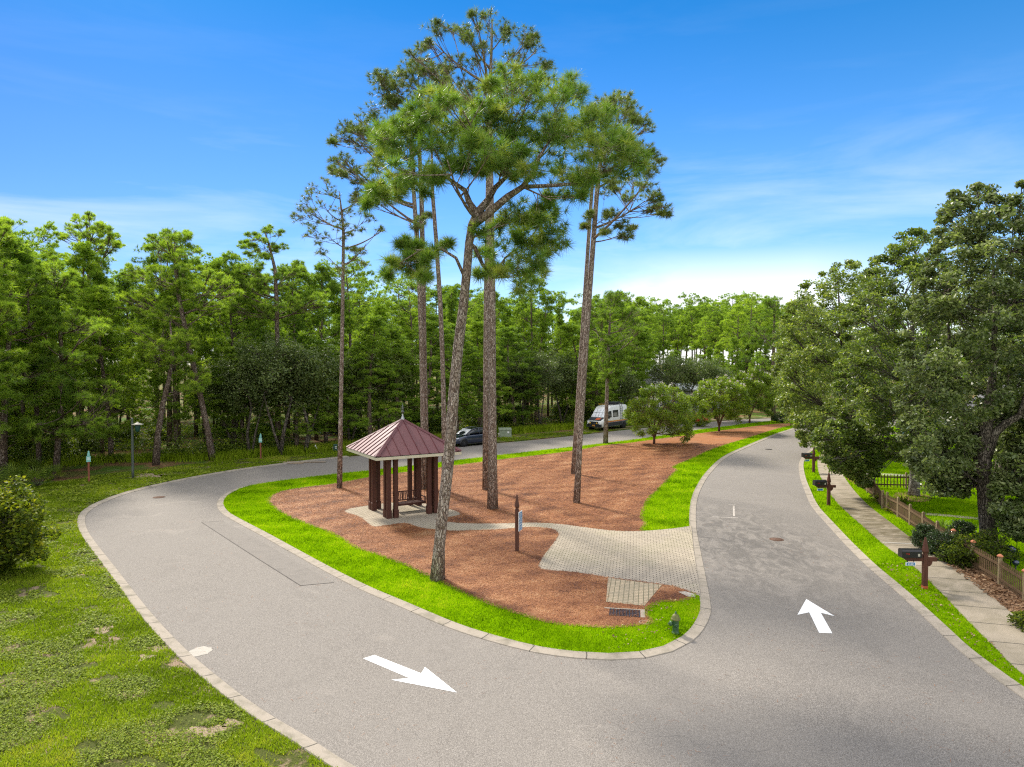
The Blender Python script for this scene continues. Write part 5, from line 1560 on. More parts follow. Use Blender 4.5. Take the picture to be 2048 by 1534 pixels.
pine_at('slim pine curving up between the gazebo roof and the crooked trunk', (889, 985),
        [(889, 988, 0), (888, 850, 0), (885, 720, 0), (880, 600, 0), (872, 480, 0), (865, 390, 0), (862, 250, 0)], [12, 12, 11, 11, 10, 9, 3], [(tD3, 1.4)], 106, M_NEEDLE_GREY, zmin=14, K=6, per=20, n=24, L=.31, W=.023, _cs=1.5, tvar=.16, upw=.4, bias=.7, rise=.5)
tE = Z2([(110, 930, 34), (180, 915, 32), (70, 1010, 34), (120, 960, 34), (200, 960, 32), (50, 1100, 30), (120, 1110, 34), (200, 1100, 36), (250, 1110, 32), (170, 1180, 32), (110, 1170, 28), (330, 980, 34), (370, 960, 32), (340, 1020, 34), (400, 1090, 28), (440, 1140, 20), (330, 1140, 28), (290, 1060, 30), (150, 1250, 28),
         (370, 1250, 28), (330, 1260, 28), (350, 1310, 24), (270, 1340, 22), (150, 1020, 30), (230, 1040, 28), (390, 1010, 28), (90, 1070, 28), (260, 1190, 26), (300, 1240, 24)])
pine_at('thin lone pine with a small open crown left of the gazebo', (679, 978),
        [(679, 981, 0), (681, 850, 0), (684, 700, 0), (686, 560, 0), (687, 470, 0), (684, 430, 0), (678, 385, 0)], [11, 10, 9, 8, 7, 5, 2], [(tE, .9)], 107, M_NEEDLE_GREY, zmin=10.5, K=12, per=9, n=22, L=.28, W=.021, _cs=1.35, tvar=.16, upw=.35, bias=.8, rise=.45, limb=.45)
tF = Z2([(1530, 520, 36), (1600, 500, 42), (1650, 490, 36), (1690, 530, 38), (1740, 580, 38), (1700, 630, 42), (1760, 650, 34), (1640, 600, 44), (1570, 560, 44), (1600, 680, 44), (1680, 700, 42), (1750, 740, 38), (1790, 780, 32), (1810, 830, 32), (1770, 860, 38), (1700, 900, 42), (1760, 930, 40),
         (1800, 980, 38), (1850, 1030, 34), (1790, 1040, 34), (1700, 980, 40), (1620, 930, 40), (1560, 960, 34), (1520, 640, 42), (1480, 560, 36), (1690, 800, 42), (1620, 800, 42), (1860, 1070, 20)])
tF2 = Z2([(1600, 1060, 30), (1650, 1120, 30), (1665, 1180, 30), (1580, 1080, 28), (1480, 1080, 22), (1460, 1130, 18), (1560, 1150, 22), (1680, 1150, 20)])
pine_at('leaning pine right of the notice post with a one sided crown', (1153, 1008),
        [(1153, 1011, 0), (1159, 900, 0), (1168, 750, 0), (1178, 600, 0), (1187, 480, 0), (1194, 385, 0), (1205, 290, 0), (1225, 215, 0)], [14, 13, 13, 13, 12, 11, 8, 3], [(tF, 1.5), (tF2, .7)], 108, M_NEEDLE_GREY, zmin=14, K=11, per=20, n=24, L=.31, W=.022, _cs=1.5, tvar=.16, upw=.4, bias=.75, rise=.5, limb=.4)
tG = Z2([(1480, 700, 42), (1540, 720, 42), (1440, 780, 42), (1520, 820, 42), (1590, 760, 42), (1460, 880, 38), (1560, 880, 38), (1400, 700, 36), (1620, 860, 36)])
pine_at('pine just behind the leaning one, hidden but for its left edge', (1147, 950),
        [(1147, 953, 0), (1152, 860, 0), (1160, 740, 0), (1168, 620, 0), (1177, 480, 0), (1184, 380, 0), (1190, 280, 0)], [11, 10, 10, 10, 9, 8, 2], [(tG, 1.4)], 109, M_NEEDLE_GREY, zmin=18, K=5, per=13, n=24, L=.33, W=.026, _cs=1.5, tvar=.16, upw=.4)
rH = np.random.default_rng(33)
tH = []
for i in range(95):
    y = rH.uniform(592, 765); f = (y - 590) / 175
    hw = 62 * (math.sin(min(1, .12 + f * 1.15) * math.pi) ** .55 if f < .75 else .75 * (1.25 - f) * 1.6)
    tH.append((1222 + rH.uniform(-1, 1) * hw, y, 11))
pine_at('small dense pine standing before the van with a bushy green crown', (1211, 888),
        [(1211, 890, 0), (1213, 820, 0), (1215, 760, 0), (1217, 700, 0), (1220, 640, 0), (1223, 590, 0)], [10, 9, 8.5, 7.5, 5, 2], [(tH, 1.7)], 110, M_NEEDLE_BG, zmin=5.5, K=16, per=16, n=16, L=.34, W=.035, upw=.45, tint0=.5)
tI = []
for i in range(46):
    y = rH.uniform(600, 770); f = (y - 600) / 170
    tI.append((1545 + rH.uniform(-1, 1) * 55 * (.35 + .65 * math.sin(f * 2.6)), y, 10))
pine_at('lone pine at the far tip of the island', (1547, 843),
        [(1547, 845, 0), (1546, 780, 0), (1547, 720, 0), (1548, 660, 0), (1550, 600, 0)], [10, 9, 8, 6, 2], [(tI, 1.8)], 111, M_NEEDLE_BG, M_BARK_BG, zmin=6, K=10, per=16, n=14, L=.36, W=.045, upw=.45)

def ell(*es):
    out = []
    for cx, cy_, rx, ry, n, rr in es:
        for _ in range(n):
            a = rH.uniform(0, 6.283); q = rH.uniform(0, 1) ** .5
            out.append((cx + math.cos(a) * q * rx, cy_ + math.sin(a) * q * ry, rr * rH.uniform(.7, 1.2)))
    return out
WK = dict(per=13, n=18, L=.34, W=.034, upw=.45, tint0=.5, tintz=.4, tvar=.14, limb=.4, _cs=1.0, oblate=.6)
WG = None
pine_at('pine with a trunk leaning hard to the left at the wood edge', (426, 920), [(426, 923, 0), (415, 860, 0), (400, 790, 0), (384, 720, 0), (369, 650, 0), (356, 590, 0), (350, 530, 0), (348, 462, 0)], [15, 14, 13, 12, 11, 9, 6, 2],
        [(ell((350, 490, 62, 26, 26, 11), (330, 560, 95, 34, 34, 12), (420, 590, 60, 40, 20, 11), (290, 610, 55, 22, 14, 10), (350, 640, 80, 25, 14, 10)), 1.9)], 701, M_NEEDLE_BG, M_BARK_BG, WG, zmin=7.5, K=15, rise=.3, **WK)
pine_at('dark trunked pine right of the lamp post with low deep green foliage', (312, 930), [(312, 933, 0), (316, 870, 0), (326, 810, 0), (338, 760, 0), (345, 710, 0), (340, 640, 0)], [15, 14, 12, 10, 8, 3],
        [(ell((335, 700, 58, 45, 28, 11), (380, 760, 40, 26, 12, 10), (290, 690, 40, 30, 12, 10)), 1.5)], 702, M_NEEDLE_BG, M_BARK_BG, WG, zmin=4.5, K=10, rise=.3, **WK)
pine_at('flat topped pine rising above the rest at the left of the wood', (182, 892), [(182, 895, 0), (180, 760, 0), (178, 640, 0), (178, 540, 0), (176, 480, 0), (172, 445, 0)], [11, 10, 9, 8, 6, 2],
        [(ell((172, 458, 52, 20, 26, 9), (200, 490, 42, 16, 14, 8), (120, 476, 16, 8, 4, 7), (230, 485, 14, 14, 5, 7)), 1.9)], 703, M_NEEDLE_BG, M_BARK_BG, WG, zmin=15, K=10, rise=.5, **WK)
pine_at('pine with bare twigs at its top above the scrub oaks', (556, 902), [(556, 905, 0), (556, 800, 0), (555, 700, 0), (553, 600, 0), (550, 540, 0), (538, 490, 0), (528, 462, 0)], [12, 12, 11, 10, 8, 5, 2],
        [(ell((525, 490, 48, 28, 22, 9), (470, 560, 52, 26, 22, 11), (540, 560, 60, 24, 18, 10), (620, 600, 40, 22, 14, 10), (600, 530, 30, 14, 5, 6), (500, 620, 60, 26, 16, 11)), 1.8)], 704, M_NEEDLE_BG, M_BARK_BG, WG, zmin=8, K=15, rise=.4, **WK)
pine_at('pine cut off by the left edge of the photo', (-45, 968), [(-45, 971, 0), (-42, 850, 0), (-38, 700, 0), (-30, 560, 0), (-15, 480, 0), (-2, 432, 0)], [16, 15, 13, 10, 6, 2],
        [(ell((-5, 470, 26, 36, 16, 11), (-20, 560, 50, 30, 22, 13), (-30, 640, 62, 40, 34, 14), (-40, 740, 80, 45, 34, 14)), 1.6)], 705, M_NEEDLE_BG, M_BARK_BG, WG, zmin=5, K=14, rise=.35, **WK)
pine_at('layered light green pine at the far left with boughs near the ground', (112, 945), [(112, 948, 0), (118, 860, 0), (125, 760, 0), (120, 650, 0), (112, 570, 0), (108, 520, 0)], [13, 12, 11, 8, 5, 2],
        [(ell((110, 560, 60, 36, 26, 11), (130, 650, 85, 26, 26, 12), (90, 720, 85, 26, 26, 12), (150, 790, 90, 28, 28, 12), (100, 860, 95, 24, 26, 12), (180, 860, 60, 24, 16, 11)), 2.2)], 706, M_NEEDLE_BG, M_BARK_BG, WG, zmin=1.8, K=20, rise=.15, **WK)
# --- broadleaf trees from a crown outline
def clumps_in(poly_px, D, n, spread, r, B):
    xs = [p[0] for p in poly_px]; ys = [p[1] for p in poly_px]
    poly = np.array(poly_px, float)
    out = []
    cx, cyy = poly.mean(0)
    while len(out) < n:
        X = r.uniform(min(xs), max(xs), 400); Y = r.uniform(min(ys), max(ys), 400)
        mk = inside(poly_px, X, Y)
        for x, y in zip(X[mk], Y[mk]):
            # thick in the middle, thin at the rim
            rim = min(math.hypot(x - a, y - b) for a, b in poly_px) / (max(xs) - min(xs)) * 2.2
            out.append(tuple(UD(x, y, D + r.uniform(-1, 1) * spread * min(1, .30 + rim)) - B))
            if len(out) >= n: break
    return out
def broadleaf(name, lab, cat, base_px, path_px, w_px, crowns, seed, leafm, bark, crad, per, L, group=None, extra_px=(), zb=.045, **kw):
    B = U(*base_px); D = B.y; s = (base_px[1] - 722.7) / 7.7
    r = np.random.default_rng(seed)
    path = [UD(px, py, D + dy) - B for px, py, dy in path_px]; path[0].z = -.1
    cl = []
    nsp = []
    for poly, n, spread, dd in crowns:
        cl += clumps_in(poly, D + dd, n, spread, r, B)
        cx_ = sum(q[0] for q in poly) / len(poly); cy_ = sum(q[1] for q in poly) / len(poly)
        for (ax, ay), (bx, by) in zip(poly, poly[1:] + poly[:1]):
            for _ in range(max(1, int(math.hypot(bx - ax, by - ay) / 13))):
                t = r.uniform(0, 1); x = ax + (bx - ax) * t; y = ay + (by - ay) * t; o_ = r.uniform(-.02, .085)
                nsp.append(len(cl)); cl.append(UD(x + (x - cx_) * o_, y + (y - cy_) * o_ - r.uniform(0, 8), D + dd + r.normal(0, .4)) - B)
    ex = [([UD(px, py, D + dy) - B for px, py, dy in pts], [w / 2 / s for w in ws]) for pts, ws in extra_px]
    crs = np.full(len(cl), crad) * r.uniform(.7, 1.2, len(cl)); crs[nsp] *= .62
    g = grow(path, [w / 2 / s for w in w_px], np.array([tuple(c) for c in cl]), crs, seed, kind='leaf', per=per, L=L, extra=ex, **kw)
    return plant(name, lab, cat, B + Vector((0, 0, zb)), g, 4, leafm, bark, group)

broadleaf('oak_tree', 'nearest big oak with a dark forked trunk behind the picket fence', 'oak tree', (1978, 1103),
          [(1979, 1106, 0), (1976, 1060, 0), (1972, 1010, 0), (1969, 960, 0), (1967, 900, 0), (1975, 840, 0), (1985, 760, .2), (1990, 640, .2), (1985, 500, .2)], [36, 31, 30, 28, 26, 20, 14, 9, 3],
          [([(1845, 600), (1875, 500), (1900, 420), (1950, 380), (1985, 400), (2010, 430), (2050, 385), (2120, 400), (2220, 560), (2260, 760), (2220, 900), (2100, 870), (2050, 830), (1990, 835), (1950, 860), (1930, 930), (1880, 975), (1840, 940), (1815, 860), (1810, 760), (1822, 680)], 470, 3.6, 0),
           ([(1988, 1010), (2008, 940), (2040, 890), (2140, 870), (2180, 960), (2160, 1060), (2060, 1085), (2015, 1055)], 105, .9, -1.4),
           ([(2000, 850), (2060, 815), (2200, 800), (2230, 900), (2100, 930), (2030, 915)], 60, 1.2, 1.0),
           ([(1990, 885), (2050, 850), (2130, 850), (2140, 950), (2050, 960), (1995, 945)], 70, 1.3, 3.0),
           ([(1850, 900), (1950, 880), (1965, 960), (1930, 990), (1870, 985)], 55, 1.2, .5)],
          201, M_OAK, M_BARK_OAK, .50, 150, .175, extra_px=[([(1969, 930, 0), (1990, 868, -.2), (2010, 850, -.4), (2042, 832, -.6), (2060, 770, -.8), (2080, 650, -1)], [20, 17, 15, 13, 9, 4]),
                    ([(1968, 960, 0), (1950, 900, .3), (1925, 830, .5), (1900, 700, .7), (1890, 560, .7)], [16, 12, 9, 6, 3])], zmin=2.6, K=22, sides=12, oblate=.62, tint0=.46, tintz=.4, bias=.4, rise=.6)
broadleaf('oak_tree', 'oak with a smooth pale grey trunk standing inside the yard fence', 'oak tree', (1827, 993),
          [(1827, 996, 0), (1829, 970, 0), (1830, 940, 0), (1830, 880, 0), (1828, 800, 0), (1825, 700, 0), (1826, 560, 0)], [23, 20, 18, 15, 11, 7, 3],
          [([(1695, 650), (1735, 570), (1770, 510), (1800, 490), (1830, 468), (1880, 490), (1905, 600), (1910, 800), (1880, 920), (1800, 915), (1720, 885), (1680, 800)], 330, 3.8, 0),
           ([(1625, 868), (1690, 850), (1750, 890), (1755, 930), (1735, 975), (1700, 950), (1660, 935)], 70, 1.4, -.5)],
          202, M_OAK_GREEN, M_BARK_GREY, .60, 130, .20, zmin=3.0, K=18, oblate=.62, tint0=.5, tintz=.4, bias=.4, rise=.6)
broadleaf('oak_tree', 'bushy oak spreading over the far end of the pavement', 'oak tree', (1712, 915),
          [(1712, 918, 0), (1710, 880, 0), (1705, 820, 0), (1690, 740, 0), (1680, 640, 0), (1676, 570, 0)], [14, 12, 10, 8, 5, 2],
          [([(1575, 640), (1600, 590), (1640, 560), (1670, 545), (1705, 530), (1745, 560), (1770, 680), (1770, 850), (1740, 890), (1660, 905), (1610, 880), (1575, 810), (1562, 720)], 330, 4.6, 0)],
          203, M_OAK_GREEN, M_BARK_OAK, .74, 115, .235, zmin=2.5, K=16, oblate=.62, tint0=.55, tintz=.4, bias=.4, rise=.6)
broadleaf('oak_tree', 'farthest of the pavement oaks, a rounded crown over the road end', 'oak tree', (1652, 874),
          [(1652, 876, 0), (1650, 840, 0), (1640, 790, 0), (1620, 720, 0), (1610, 640, 0)], [10, 9, 8, 5, 2],
          [([(1556, 690), (1572, 640), (1600, 612), (1640, 610), (1670, 680), (1670, 800), (1640, 858), (1598, 862), (1566, 830), (1552, 760)], 230, 4.2, 0)],
          204, M_OAK_GREEN, M_BARK_OAK, .8, 95, .25, zmin=2.5, K=12, oblate=.8, tint0=.6, rise=.6)

broadleaf('oak_tree', 'oak at the right edge of the photo with its trunk out of view', 'oak tree', (2120, 1020),
          [(2120, 1024, 0), (2118, 960, 0), (2112, 860, 0), (2105, 740, 0), (2100, 580, 0)], [24, 20, 17, 10, 3],
          [([(1945, 700), (1975, 590), (2030, 520), (2100, 500), (2220, 540), (2270, 760), (2200, 880), (2090, 880), (2010, 860), (1965, 800)], 330, 3.6, 0)],
          205, M_OAK, M_BARK_OAK, .55, 130, .19, zmin=2.8, K=14, oblate=.62, tint0=.45, tintz=.4, bias=.4, rise=.6)
# --- crape myrtles on the island, with pale blossom
def myrtle(lab, base, cx, y0, y1, hw, seed, n, per, L, crad, stems, bl):
    B = U(*base); D = B.y; s = (base[1] - 722.7) / 7.7
    r = np.random.default_rng(seed)
    H = y1 - y0
    poly = [(cx - hw * .95, y1 - H * .30), (cx - hw, y1 - H * .52), (cx - hw * .8, y0 + H * .24), (cx - hw * .45, y0 + H * .05), (cx, y0), (cx + hw * .4, y0 + H * .05), (cx + hw * .8, y0 + H * .22), (cx + hw, y1 - H * .5), (cx + hw * .97, y1 - H * .25), (cx + hw * .7, y1 - H * .05), (cx + hw * .1, y1 - H * .22), (cx - hw * .6, y1 - H * .18)]
    cl = clumps_in(poly, D, n, hw / s * .95, r, B)
    path = [Vector((0, 0, -.1)), Vector((.02, 0, .5)), Vector((.0, .05, 1.1)), Vector((.1, .1, 2.2)), Vector((.1, 0, 3.6))]
    ex = [([Vector((.02, 0, .5)), Vector((math.cos(a) * .25, math.sin(a) * .25, 1.2)), Vector((math.cos(a) * .8, math.sin(a) * .8, 2.4)), Vector((math.cos(a) * 1.4, math.sin(a) * 1.4, 3.4))], [.08, .065, .045, .02]) for a in np.linspace(0, 5.2, stems)]
    g = grow(path, [.13, .11, .08, .05, .02], np.array(cl), np.full(len(cl), crad), seed, kind='leaf', per=per, L=L, zmin=1.0, K=12, oblate=.8, tint0=.48, extra=ex, rise=.5)
    o = plant('crape_myrtle', lab, 'flowering tree', B + Vector((0, 0, .074)), g, 4, M_MYRTLE, M_BARK_MYR, 'crape myrtles on the island')
    # blossom heads at the crown's outer and upper side
    c = np.array(cl); ctr = c.mean(0)
    sc = (c[:, 2] - ctr[2]) * .9 - (c[:, 1] - ctr[1]) * .35 + r.normal(0, .9, len(c))
    pick = c[np.argsort(-sc)[:bl]]
    V = []; T = []
    for p in pick:
        q = p + np.array([r.normal(0, .2), -.25 + r.normal(0, .2), crad * .8])
        P = q + r.normal(0, 1, (14, 3)) * np.array([.06, .06, .08])
        v, t = leaves(P, np.clip(r.normal(.5, .2), 0, 1), .10, r, .8)
        V.append(v); T.append(t)
    link(bpy.data.objects.new('blossom', np_mesh('blossom', np.concatenate(V), 4, M_BLOSSOM, np.concatenate(T))), o)
    return o
myrtle('nearest crape myrtle, dark and low, dotted with white blossom beside the van', (1308, 890), 1322, 772, 892, 72, 301, 230, 130, .15, .42, 3, 26)
myrtle('middle crape myrtle with a bright rounded top and white blossom', (1438, 864), 1437, 757, 852, 64, 302, 210, 130, .17, .48, 4, 38)
myrtle('farthest crape myrtle with pinkish blossom before the lone pine', (1499, 846), 1505, 742, 836, 52, 303, 180, 120, .19, .52, 4, 34)

# --- shrubs
def shrub(name, lab, cat, loc, rx, ry, h, n, per, L, crad, leafm, seed, group=None, tint0=.45, ratio=.5, z0=.15, barkm=None, round_=False):
    r = np.random.default_rng(seed)
    d = norm(r.normal(0, 1, (n, 3))); rad = r.uniform(.55, 1, (n, 1)) ** .4
    c = d * rad * np.array([rx, ry, h * .5]) + np.array([0, 0, h * .52])
    if not round_:
        lob = 1 + .22 * np.sin(d[:, :1] * 4 + seed) * np.cos(d[:, 1:2] * 5 + seed * 2) + .14 * np.sin(d[:, 2:] * 7 + seed)
        c = (c - np.array([0, 0, h * .5])) * lob + np.array([0, 0, h * .5]) + r.normal(0, .10 * rx, c.shape)
    c[:, 2] = np.maximum(c[:, 2], z0 if not round_ else .12)
    path = [Vector((0, 0, -.05)), Vector((0, 0, h * .3)), Vector((0, 0, h * .6))]
    g = grow(path, [.05, .04, .02], c, np.full(n, crad), seed, kind='leaf', per=per, L=L, zmin=.1, K=8, oblate=.9, tint0=tint0, ratio=ratio, tintz=.35)
    return plant(name, lab, cat, loc, g, 4, leafm, barkm or M_BARK_OAK, group, 'foliage', 'stem')
zg = Vector((0, 0, .04))
shrub('boxwood_bush', 'rounded clipped dark bush behind the nearest mailbox', 'bush', U(1886, 1121) + zg, .66, .60, 1.10, 150, 90, .05, .14, M_BOX, 401, 'clipped bushes at the fence', .4, .6, .1, None, True)
shrub('boxwood_bush', 'smaller clipped dark bush left of the rounded one at the pavement', 'bush', U(1852, 1103) + zg, .50, .50, 1.02, 120, 90, .05, .14, M_BOX, 402, 'clipped bushes at the fence', .35, .6, .1, None, True)
shrub('boxwood_bush', 'clipped dark bush inside the fence by the ornamental grass', 'bush', U(1925, 1092) + Vector((.3, .5, .04)), .55, .5, .85, 90, 80, .06, .15, M_BOX, 403, 'clipped bushes at the fence', .35, .6, .1, None, True)
shrub('vine_shrub', 'loose dark green vine shrub sprawling over the picket fence', 'shrub', U(1952, 1133) + zg, 1.25, .75, 1.05, 150, 60, .10, .22, M_SHRUB, 404, None, .40)
shrub('vine_shrub', 'low green creeper spilling onto the pavement at the frame edge', 'shrub', U(2062, 1262) + zg, .55, .5, .4, 40, 40, .09, .15, M_SHRUB, 405, None, .45)
shrub('wild_shrub', 'yellow green vine covered shrub at the left edge of the verge', 'shrub', U(-34, 1150) + zg, 1.85, 1.6, 3.0, 300, 80, .16, .36, M_SHRUB, 406, None, .42, .55)
shrub('round_shrub', 'small dark round shrub at the far tip of the island', 'shrub', U(1562, 846) + Vector((0, 0, .07)), .9, .9, 1.2, 60, 60, .13, .25, M_BOX, 407)
shrub('rose_bush', 'low bush with yellow leaves at the foot of the fence posts', 'shrub', U(1757, 1009) + zg, .32, .3, .5, 24, 30, .09, .12, M_SHRUB, 408, None, .7)
shrub('rose_bush', 'second low yellow leafed bush farther down the fence foot', 'shrub', U(1787, 1028) + zg, .35, .3, .45, 24, 30, .09, .12, M_SHRUB, 409, None, .65)
o = shrub('flowering_bush', 'low bush with red flowers between the flowering trees', 'shrub', U(1398, 853) + zg, 1.4, .8, 1.1, 60, 45, .16, .3, M_MYRTLE, 410)
r = np.random.default_rng(5)
V, T = leaves(np.concatenate([np.array([r.uniform(-1.2, 1.2), -.6 + r.normal(0, .15), r.uniform(.5, 1.25)]) + r.normal(0, .09, (22, 3)) for _ in range(9)]), np.full(198, .5), .15, r, .8)
link(bpy.data.objects.new('blossom', np_mesh('blossom', V, 4, M_RED, T)), o)

def strap_plant(name, lab, cat, loc, nfr, L, w, seed, mat, group=None, fan=0, rz=0):
    """arching straps, or palmetto fans when fan > 0"""
    r = np.random.default_rng(seed)
    vs = []; tt = []
    m = MB()
    for i in range(nfr):
        a = r.uniform(0, 6.283); el_ = r.uniform(.5, 1.35)
        d = Vector((math.cos(a) * math.cos(el_), math.sin(a) * math.cos(el_), math.sin(el_)))
        ln = L * r.uniform(.7, 1.15)
        if not fan:
            side = Vector((-math.sin(a), math.cos(a), 0)) * w / 2
            p = Vector((r.normal(0, .06), r.normal(0, .06), 0)); seg = 5; v = d * (ln / seg)
            for k_ in range(seg):
                q = p + v; s0 = side * (1 - k_ / seg) + side * .15; s1 = side * (1 - (k_ + 1) / seg) + side * .05
                vs += [p - s0, p + s0, q + s1, q - s1]; tt += [r.uniform(.3, .8)] * 4
                p = q; v = v + Vector((0, 0, -.42 * ln / seg * (k_ + 1) / seg * 1.3))
        else:
            hub = d * ln * .55 + Vector((0, 0, .0))
            m.tube([(0, 0, 0), tuple(hub)], [.014, .008], 4)
            sd = Vector((-math.sin(a), math.cos(a), 0)); up = d.cross(sd)
            t0 = r.uniform(.2, .8)
            for k_ in range(fan):
                b = (k_ / (fan - 1) - .5) * 3.6
                fd = (d * math.cos(b) + sd * math.sin(b) - up * .12).normalized()
                sl = ln * .55 * (1 - .25 * abs(b) / 1.8)
                ss = fd.cross(up).normalized() * w / 2
                mid = hub + fd * sl * .5; tip = hub + fd * sl + Vector((0, 0, -.08 * sl))
                vs += [hub, mid - ss, tip, mid + ss]; tt += [t0] * 4
    o = thing(name, lab, cat, loc, rz, group)
    if not fan: m.tube([(0, 0, -.02), (0, 0, .06)], .05, 6)
    m.build('stem', M_BARK_OAK, o)
    link(bpy.data.objects.new('fronds', np_mesh('fronds', np.array([tuple(v) for v in vs]), 4, mat, np.array(tt))), o)
    return o
strap_plant('ornamental_grass', 'tuft of pale arching ornamental grass behind the fence', 'plant', U(1886, 1064) + zg, 70, 1.25, .022, 501, M_UNDER)
strap_plant('ornamental_grass', 'second darker tuft of arching grass beside the fence posts', 'plant', U(1905, 1078) + zg, 60, 1.0, .03, 502, M_SHRUB)
strap_plant('ornamental_grass', 'strappy plant leaning over the fence toward the pavement', 'plant', U(1830, 1080) + zg, 40, .95, .03, 503, M_UNDER)
strap_plant('ornamental_grass', 'dark strappy plant in the leaf bed under the pale trunk', 'plant', U(1806, 1010) + zg, 40, .9, .05, 504, M_SHRUB)
pal = strap_plant('saw_palmetto', 'saw palmetto with spiky dark fans at the edge of the wood', 'palmetto', U(30, 968), 16, 1.5, .05, 510, M_UNDER, 'saw palmettos at the wood edge', 13)
# ---------------------------------------------------------------- the wood
def proto_pine(seed, H, base_f, R, shape, ncl, per, n, L, W, lean=0.0, K=12, mat=None, crad=.75):
    r = np.random.default_rng(seed)
    bx = r.normal(0, .25, 2)
    path = []
    for i in range(9):
        t = i / 8
        path.append(Vector((lean * t * t * H * .25 + bx[0] * math.sin(t * 4 + seed), bx[1] * math.sin(t * 3.2 + 1), -.15 + t * H)))
    rad = [.19 * (H / 17) * (1 - t) ** .75 + .02 for t in np.linspace(0, 1, 9)]
    cl = []
    while len(cl) < ncl:
        f = r.uniform(0, 1)
        z = H * (base_f + (1.02 - base_f) * f)
        if shape == 'round': rr = R * math.sqrt(max(.02, 1 - (2 * f - .85) ** 2 * .8))
        elif shape == 'cone': rr = R * (1.05 - f) ** .7
        elif shape == 'umbrella': rr = R * (0.35 + .65 * math.sin(min(1, f * 1.1) * 2.2))
        else: rr = R * (.5 + .5 * math.sin(f * 7 + seed)) * (1.1 - f * .7)
        a = r.uniform(0, 6.283); q = rr * r.uniform(.25, 1) ** .6
        c = path_at(path, z)
        cl.append((c.x + math.cos(a) * q, c.y + math.sin(a) * q, z + r.normal(0, .2)))
    return grow(path, rad, np.array(cl), r.uniform(.6, 1.15, ncl) * crad, seed, K=K, per=per, n=n, L=L, W=W, spread=.62, upw=.45, zmin=H * base_f * .8, oblate=.6, twigs=False, sides=7, tint0=.48, tintz=.35, rise=.35, limb=.35)
def proto_oak(seed, H, R, ncl, per, L, base_f=.3, crad=.7):
    r = np.random.default_rng(seed)
    path = [Vector((0, 0, -.15)), Vector((r.normal(0, .2), r.normal(0, .2), H * .2)), Vector((r.normal(0, .5), r.normal(0, .5), H * .45)), Vector((r.normal(0, .7), r.normal(0, .7), H * .75))]
    cl = []
    while len(cl) < ncl:
        d = norm(r.normal(0, 1, 3))
        lob = .78 + .30 * math.sin(3 * math.atan2(d[1], d[0]) + seed) * math.cos(2.3 * d[2] * 2 + seed) + .16 * math.sin(7 * d[0] + 5 * d[2] + seed)
        d = d * r.uniform(.3, 1) ** .45 * lob
        cl.append((d[0] * R, d[1] * R, H * (base_f + 1) / 2 + d[2] * H * (1 - base_f) / 2))
    a = r.uniform(0, 6)
    ex = [([path[0] + Vector((.15, 0, 0)), Vector((math.cos(a) * .5, math.sin(a) * .5, H * .2)), Vector((math.cos(a) * 1.3, math.sin(a) * 1.3, H * .5))], [.10, .085, .04])]
    return grow(path, [.15, .12, .08, .03], np.array(cl), np.full(ncl, crad), seed, K=10, kind='leaf', per=per, L=L, zmin=H * .18, oblate=.75, twigs=False, sides=7, tint0=.45, extra=ex, rise=.4)

def pcat(kind): return 'pine tree'
LAB = {'shrub': 'leafy green shrub growing among the trunks at the front of the wood',
       'bushy': 'bushy green pine branching low, in the wood beyond the left road',
       'round': 'pine with a rounded crown on a bare trunk in the left wood',
       'umbrella': 'pine with a flat spreading crown on a bare trunk in the left wood',
       'ragged': 'ragged thin pine with patchy foliage in the wood beyond the left road',
       'oak': 'dark grey green scrub oak under the pines at the wood edge',
       'far': 'tall far pine with a high crown beyond the road end'}
GRP = {'shrub': 'shrubs among the trunks', 'bushy': 'bushy pines in the wood', 'round': 'round crowned pines in the wood', 'umbrella': 'flat crowned pines in the wood', 'ragged': 'ragged pines in the wood', 'oak': 'scrub oaks under the pines', 'far': 'far pines beyond the road end'}
protos = {}
def add_proto(kind, g, nper, leafm, name, cat, bark=M_BARK_BG):
    o = plant(name, LAB[kind], cat, (0, 0, 0), g, nper, leafm, bark, GRP[kind])
    protos.setdefault(kind, []).append([o, False])
for i, (sd_i, H) in enumerate(((611, 15), (612, 16.5), (613, 14))):
    add_proto('bushy', proto_pine(sd_i, H, .16, 3.0, 'cone' if i else 'round', 170, 16, 18, .31, .045, .1 * i, 18, crad=.6), 3, M_NEEDLE_BG, 'pine_tree', 'pine tree')
for i, (sd_i, H) in enumerate(((621, 17), (622, 18.5), (623, 16.5))):
    add_proto('round', proto_pine(sd_i, H, .48, 3.1, 'round', 125, 17, 18, .31, .045, .15 * (i - 1), 14, crad=.62), 3, M_NEEDLE_BG, 'pine_tree', 'pine tree')
for i, (sd_i, H) in enumerate(((631, 18.5), (632, 19))):
    add_proto('umbrella', proto_pine(sd_i, H, .62, 3.3, 'umbrella', 90, 17, 18, .31, .045, .3 * i, 12, crad=.62), 3, M_NEEDLE_BG, 'pine_tree', 'pine tree')
for i, (sd_i, H) in enumerate(((641, 16.5), (642, 17.5))):
    add_proto('ragged', proto_pine(sd_i, H, .38, 2.9, 'ragged', 80, 15, 18, .31, .045, .4 * i, 12, crad=.58), 3, M_NEEDLE_BG, 'pine_tree', 'pine tree')
for i, (sd_i, H, R) in enumerate(((651, 8.0, 3.0), (652, 9.5, 3.3), (653, 6.8, 2.6))):
    add_proto('oak', proto_oak(sd_i, H, R, 150, 75, .18, .36), 4, M_OAK_DK, 'scrub_oak', 'oak tree', M_BARK_OAK)
